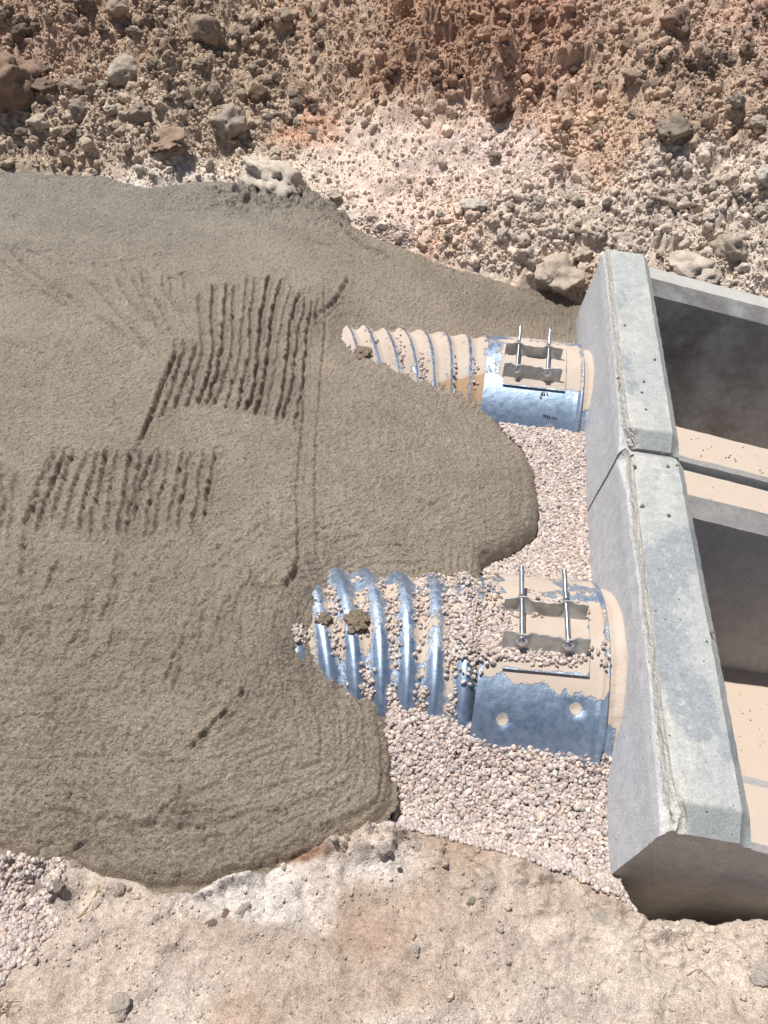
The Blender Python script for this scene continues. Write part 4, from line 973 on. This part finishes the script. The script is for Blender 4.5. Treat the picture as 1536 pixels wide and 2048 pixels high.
    if key == 'far':   # illegible marker scrawl on the band
        Vv = []; Fv = []
        x_, T0 = .452, None
        q0 = cyl_hit(1085, 828, p, .008); yc, z_ = pipe_c(p, q0[0]); t0_ = math.atan2(q0[1]-yc, q0[2]-z_)
        rnd = random.Random(4)
        for i in range(16):
            xa_ = q0[0]+.0037*i; hgt = rnd.uniform(.006, .016) if i < 8 else rnd.uniform(.004, .010); ta = t0_-.0+rnd.uniform(-.006, .006)-.0018*i
            if i in (9,): continue
            n0 = len(Vv)
            sl2 = rnd.uniform(-.002, .003)
            for (dx_, dt) in ((0, 0), (.0022, 0), (.0022+sl2, -hgt/R), (sl2, -hgt/R)):
                Vv.append(pt(p, xa_+dx_, np.array(ta+dt), Rb+.0042)-O)
            Fv.append([n0, n0+1, n0+2, n0+3])
        mesh_np('marker_writing', np.array(Vv), np.array(Fv), MINK, band, smooth=False)
    # stub cast in the headwall, caked in mud
    nx_ = 60; th = np.linspace(-math.pi*.6, math.pi*.6, 300); xx = np.linspace(.545, .632, nx_); X_, T_ = np.meshgrid(xx, th); arc = T_*R
    k = (X_-.545)/.087
    r = R-.004-.028*k+.0035*fbm(X_, arc, .04, 221)+.010*sstep((k-.45)/.3)
    P = pt(p, X_, T_, r); mud = 1.1-.75*sstep((-T_-.62)/.1)*(k < .6)*(T_ > -.95)
    hwO = np.array([.7, hw.location.y, -.6])
    mesh_np('pipe_stub', (P-hwO).reshape(-1, 3), grid_faces(nx_, len(th)), MGALV, hw, attrs={'mud': mud, 'wet': 0*mud})
    return root, Rb
pn_, RbN = pipe('near', 'near corrugated galvanised pipe with sky-tinted bare steel, mud and much gravel on its crown', -.46, .208, True, hw_n)
pf_, RbF = pipe('far', 'far corrugated galvanised pipe coated in tan mud with a handwritten mark on its band', -.5, .160, True, hw_f)

# gravel lying on the crowns of the pipes
def pipe_gravel(key, label, blobs, line=None):
    p = PIPES[key]; R = p['R']; pts = []
    for (u0, v0, ru, rv, n, vall) in blobs:
        for _ in range(int(n*1.35)):
            a = random.gauss(0, .55); b = random.gauss(0, .55)
            if a*a+b*b > 1.6: continue
            u = u0+a*ru; v = v0+b*rv; q = cyl_hit(u, v, p)
            yc, z_ = pipe_c(p, q[0]); th = math.atan2(q[1]-yc, q[2]-z_)
            if cz(q[0], q[1])[0] > q[2]: continue
            if abs(th) > .72: continue
            onb = q[0] > (.205 if key == 'near' else .16)
            if not onb:
                ph = 2*math.pi*q[0]/.085+(2.+8.*float(sstep((.16-q[0])/.45)))*th+.5
                if vall and math.cos(ph) > random.uniform(-.8, .5): continue
                r_ = R-.010+.011*math.cos(ph)
            else: r_ = R+.010
            rad = random.uniform(.0045, .0085); lift = rad*.5+random.random()*.004
            pts.append((*pt(p, q[0], np.array(th), r_+lift), rad))
    A = np.array(pts); o = scatter('scattered_gravel', A[:, 0], A[:, 1], A[:, 2], A[:, 3], gcols(len(A)), I2, MG, peb2)
    tag(o, label, 'gravel', kind='stuff')
pipe_gravel('near', 'pinkish gravel spilled over the crown of the near pipe and its clamp', [
    (675, 1240, 30, 80, 90, True), (740, 1200, 40, 60, 100, True), (800, 1250, 40, 80, 170, True), (865, 1190, 50, 50, 160, True), (900, 1290, 25, 50, 90, True), (940, 1230, 45, 110, 520, False), (975, 1280, 40, 40, 260, False),
    (1040, 1300, 60, 22, 230, False), (1110, 1310, 70, 22, 220, False), (1075, 1222, 70, 16, 170, False), (930, 1150, 60, 14, 90, False), (1000, 1240, 25, 40, 110, False), (1205, 1320, 8, 30, 9, False), (1150, 1230, 30, 10, 14, False),
    (730, 1375, 30, 40, 120, True), (600, 1265, 20, 22, 40, False), (780, 1400, 20, 30, 80, True), (910, 1420, 14, 50, 60, True), (845, 1400, 14, 40, 60, True)])
pipe_gravel('far', 'a few pink pebbles lying in the grooves of the far pipe', [
    (705, 690, 14, 26, 30, True), (740, 700, 14, 40, 40, True), (800, 715, 12, 45, 60, True), (845, 750, 8, 45, 60, True), (905, 760, 8, 50, 60, True), (950, 740, 8, 40, 14, True), (1085, 790, 12, 5, 4, False)])
def splat(label, key, u, v, wpx, col=(206, 184, 158)):
    p = PIPES[key]; q = cyl_hit(u, v, p); yc, z_ = pipe_c(p, q[0]); th = math.atan2(q[1]-yc, q[2]-z_)
    r = wpx/2*2.2/FOC*1.05
    V_ = rockify(I4[0], int(u), .1, .45); V_ = V_*np.array([r, r, r*.42])
    o = mesh_np('concrete_splatter', V_, I4[1], MW, cols=np.tile(lin(*col, K), (len(V_), 1)))
    o.location = pt(p, q[0], np.array(th), p['R']-.003); o.rotation_euler = (-th, 0, .4); tag(o, label, 'splatter')
splat('round dollop of wet concrete on the near pipe', 'near', 712, 1242, 46)
splat('small smear of wet concrete left of the round dollop on the near pipe', 'near', 648, 1238, 28)
splat('lump of wet concrete stuck on the left end of the far pipe', 'far', 728, 705, 46)

# crumbs of dry mud and gravel in the boxes
n = 420; X = RNG.uniform(.84, 1.6, n); Y = np.r_[RNG.uniform(.74, 1.72, n//2), RNG.uniform(2.03, 3.0, n-n//2)]
dxw = .13*(X-.808); zw_ = np.where(Y < 1.0, np.where(Y < .872, .245-dxw, -.9), np.where(Y < 1.70, -.525, np.where((Y > 2.03) & (Y < 2.18), .25-dxw, -.9)))
k_ = (zw_ > -.8); X, Y, zw_ = X[k_], Y[k_], zw_[k_]; R = RNG.uniform(.0015, .0055, len(X))
o = scatter('scattered_gravel', X, Y, zw_+R*.4, R, gcols(len(X))*.9, I2, MG, peb2)
tag(o, 'crumbs of gravel and dry mud lying in the headwall boxes and on their side walls', 'gravel', kind='stuff')
# crumbs on the wall tops
CH = [(1250, 650, 'f', .0045), (1310, 718, 'f', .005), (1238, 755, 'f', .005), (1284, 784, 'f', .0045), (1288, 762, 'f', .005), (1264, 898, 'n', .006), (1328, 905, 'n', .006), (1336, 932, 'n', .006), (1270, 932, 'n', .0055),
      (1285, 1012, 'n', .0065), (1338, 1030, 'n', .006), (1354, 930, 'n', .004), (1424, 1265, 'n', .005), (1414, 1282, 'n', .003), (1235, 757, 'f', .0035), (1292, 818, 'f', .004)]
for i, (u, v, k, r) in enumerate(CH):
    z = .303 if k == 'n' else .305+.04*(at(u, v, .31)[1]-1.968)/1.357
    q = at(u, v, z+r*.4); o = bpy.data.objects.new('pebble', protos[(3*i+1) % 12]); C.objects.link(o)
    q[2] -= r*.25; o.location = q; o.scale = (r*1.2, r, r*.7); o.rotation_euler = (0, 0, i*1.1); o.color = (*lin(196, 186, 176, K), 1)
    rk = sorted([c for c in CH if c[2] == k], key=lambda c: c[1]).index((u, v, k, r)); on = ['first', 'second', 'third', 'fourth', 'fifth', 'sixth', 'seventh', 'eighth', 'ninth', 'tenth'][rk]
    tag(o, '%s tiny pebble from the far end on top of the %s headwall' % (on, 'near' if k == 'n' else 'far'), 'pebble', 'pebbles on the %s headwall top' % ('near' if k == 'n' else 'far'))

# ------------------------------------------------------------------ straws, roots, twigs
def strand(name, pts, r, mat, label, cat, lift=.012, r1=None, arch=.0):
    P = []
    for i, (u, v) in enumerate(pts):
        q, _ = hit(u, v); q[2] += lift+arch*math.sin(math.pi*i/(len(pts)-1)); P.append(Vector(q))
    # smooth by Catmull-Rom
    Q = []
    PP = [P[0]]+P+[P[-1]]
    for i in range(1, len(PP)-2):
        for k in range(8):
            t = k/8; a, b, c, d = PP[i-1:i+3]
            Q.append(.5*((2*b)+(c-a)*t+(2*a-5*b+4*c-d)*t*t+(3*b-a-3*c+d)*t**3))
    Q.append(P[-1]); n = len(Q); V_ = []; na = 7
    for i, q in enumerate(Q):
        T = (Q[min(n-1, i+1)]-Q[max(0, i-1)]).normalized(); A = T.cross(Vector((.2, .1, 1))).normalized(); B_ = T.cross(A)
        rr = r+((r1 if r1 is not None else r*.5)-r)*i/(n-1)
        for a in range(na):
            an = 2*math.pi*a/na; V_.append(q+A*(rr*math.cos(an))+B_*(rr*math.sin(an)))
    o = mesh_np(name, np.array([v[:] for v in V_]), grid_faces(na, n, wrapx=True), mat); tag(o, label, cat); return o
strand('straw', [(452, 28), (425, 38), (412, 58), (413, 78), (422, 98), (438, 116)], .0022, MSTRAW, 'pale curved straw arching over the round tan boulder', 'straw', .05)
strand('straw', [(395, 168), (430, 168), (456, 170)], .0018, MSTRAW, 'short pale straw lying level in the middle of the left slope', 'straw')
strand('root', [(470, 130), (490, 138), (515, 128), (522, 118)], .0020, MSTRAW, 'thin pale hooked root below the upright blocky stone', 'root')
strand('straw', [(156, 1838), (178, 1812), (192, 1788), (200, 1760)], .0022, MSTRAW, 'yellow straw on the near bank at lower left', 'straw', .004)
strand('stick', [(158, 1834), (190, 1818), (208, 1795), (216, 1772)], .0012, MTWIG, 'thin dark stem crossing the yellow straw', 'stick', .003)
strand('stem', [(38, 246), (62, 258), (96, 264)], .0035, MGRN, 'green stem lying under the cream wedge stone', 'stem', .012)
strand('stick', [(1039, 98), (1040, 124)], .0035, MORG, 'tiny orange wooden stick on the red soil', 'stick', .012)
strand('stick', [(196, 105), (202, 135), (208, 148)], .004, MSTRAW, 'pale sliver of wood standing against the rubble at upper left', 'stick', .02)
strand('root', [(1272, 235), (1280, 262), (1290, 275)], .005, MSTRAW, 'pale root poking out left of the matted clump', 'root', .01)
strand('stick', [(1390, 225), (1393, 250)], .009, m_simple('grey_wood', (.36, .33, .29), .9), 'flat grey wood chip standing in the right rubble', 'stick', .01)
strand('twig', [(1372, 1952), (1400, 1940), (1432, 1972)], .0010, MTWIG, 'thin wiry twig on the near bank at lower right', 'twig', .003)
strand('twig', [(1322, 1842), (1345, 1836), (1366, 1826)], .0012, MSTRAW, 'dry thin stem sticking out over the pit edge', 'twig', .012)
tuft = empty('grass_tuft', tuple(hit(8, 2020)[0])); tag(tuft, 'dry grass tuft in the bottom left corner', 'grass')
for i in range(9):
    u0 = random.uniform(-8, 14); v0 = random.uniform(2000, 2046); q, _ = hit(max(u0, -5), v0)
    du = random.uniform(-4, 30); L = random.uniform(.03, .06)
    b = Vector(q); e = b+Vector((du*.0012, .03*random.random(), 0)).normalized()*L*.7+Vector((0, 0, L*.45))
    V_ = []; n = 8
    for k in range(n):
        t = k/(n-1); c = b.lerp(e, t)+Vector((0, 0, .01*math.sin(t*3)))-Vector(tuft.location); w_ = .0018*(1-t*.9)
        V_ += [(c.x-w_, c.y, c.z), (c.x, c.y-w_*.5, c.z+w_*.4), (c.x+w_, c.y, c.z), (c.x, c.y+w_*.5, c.z-w_*.4)]
    mesh_np('blade', np.array(V_), grid_faces(4, n, wrapx=True), MSTRAW if i % 2 else MTWIG, tuft)
print('objects', len(bpy.data.objects), 'tris', sum(len(o.data.polygons) for o in bpy.data.objects if o.type == 'MESH'))
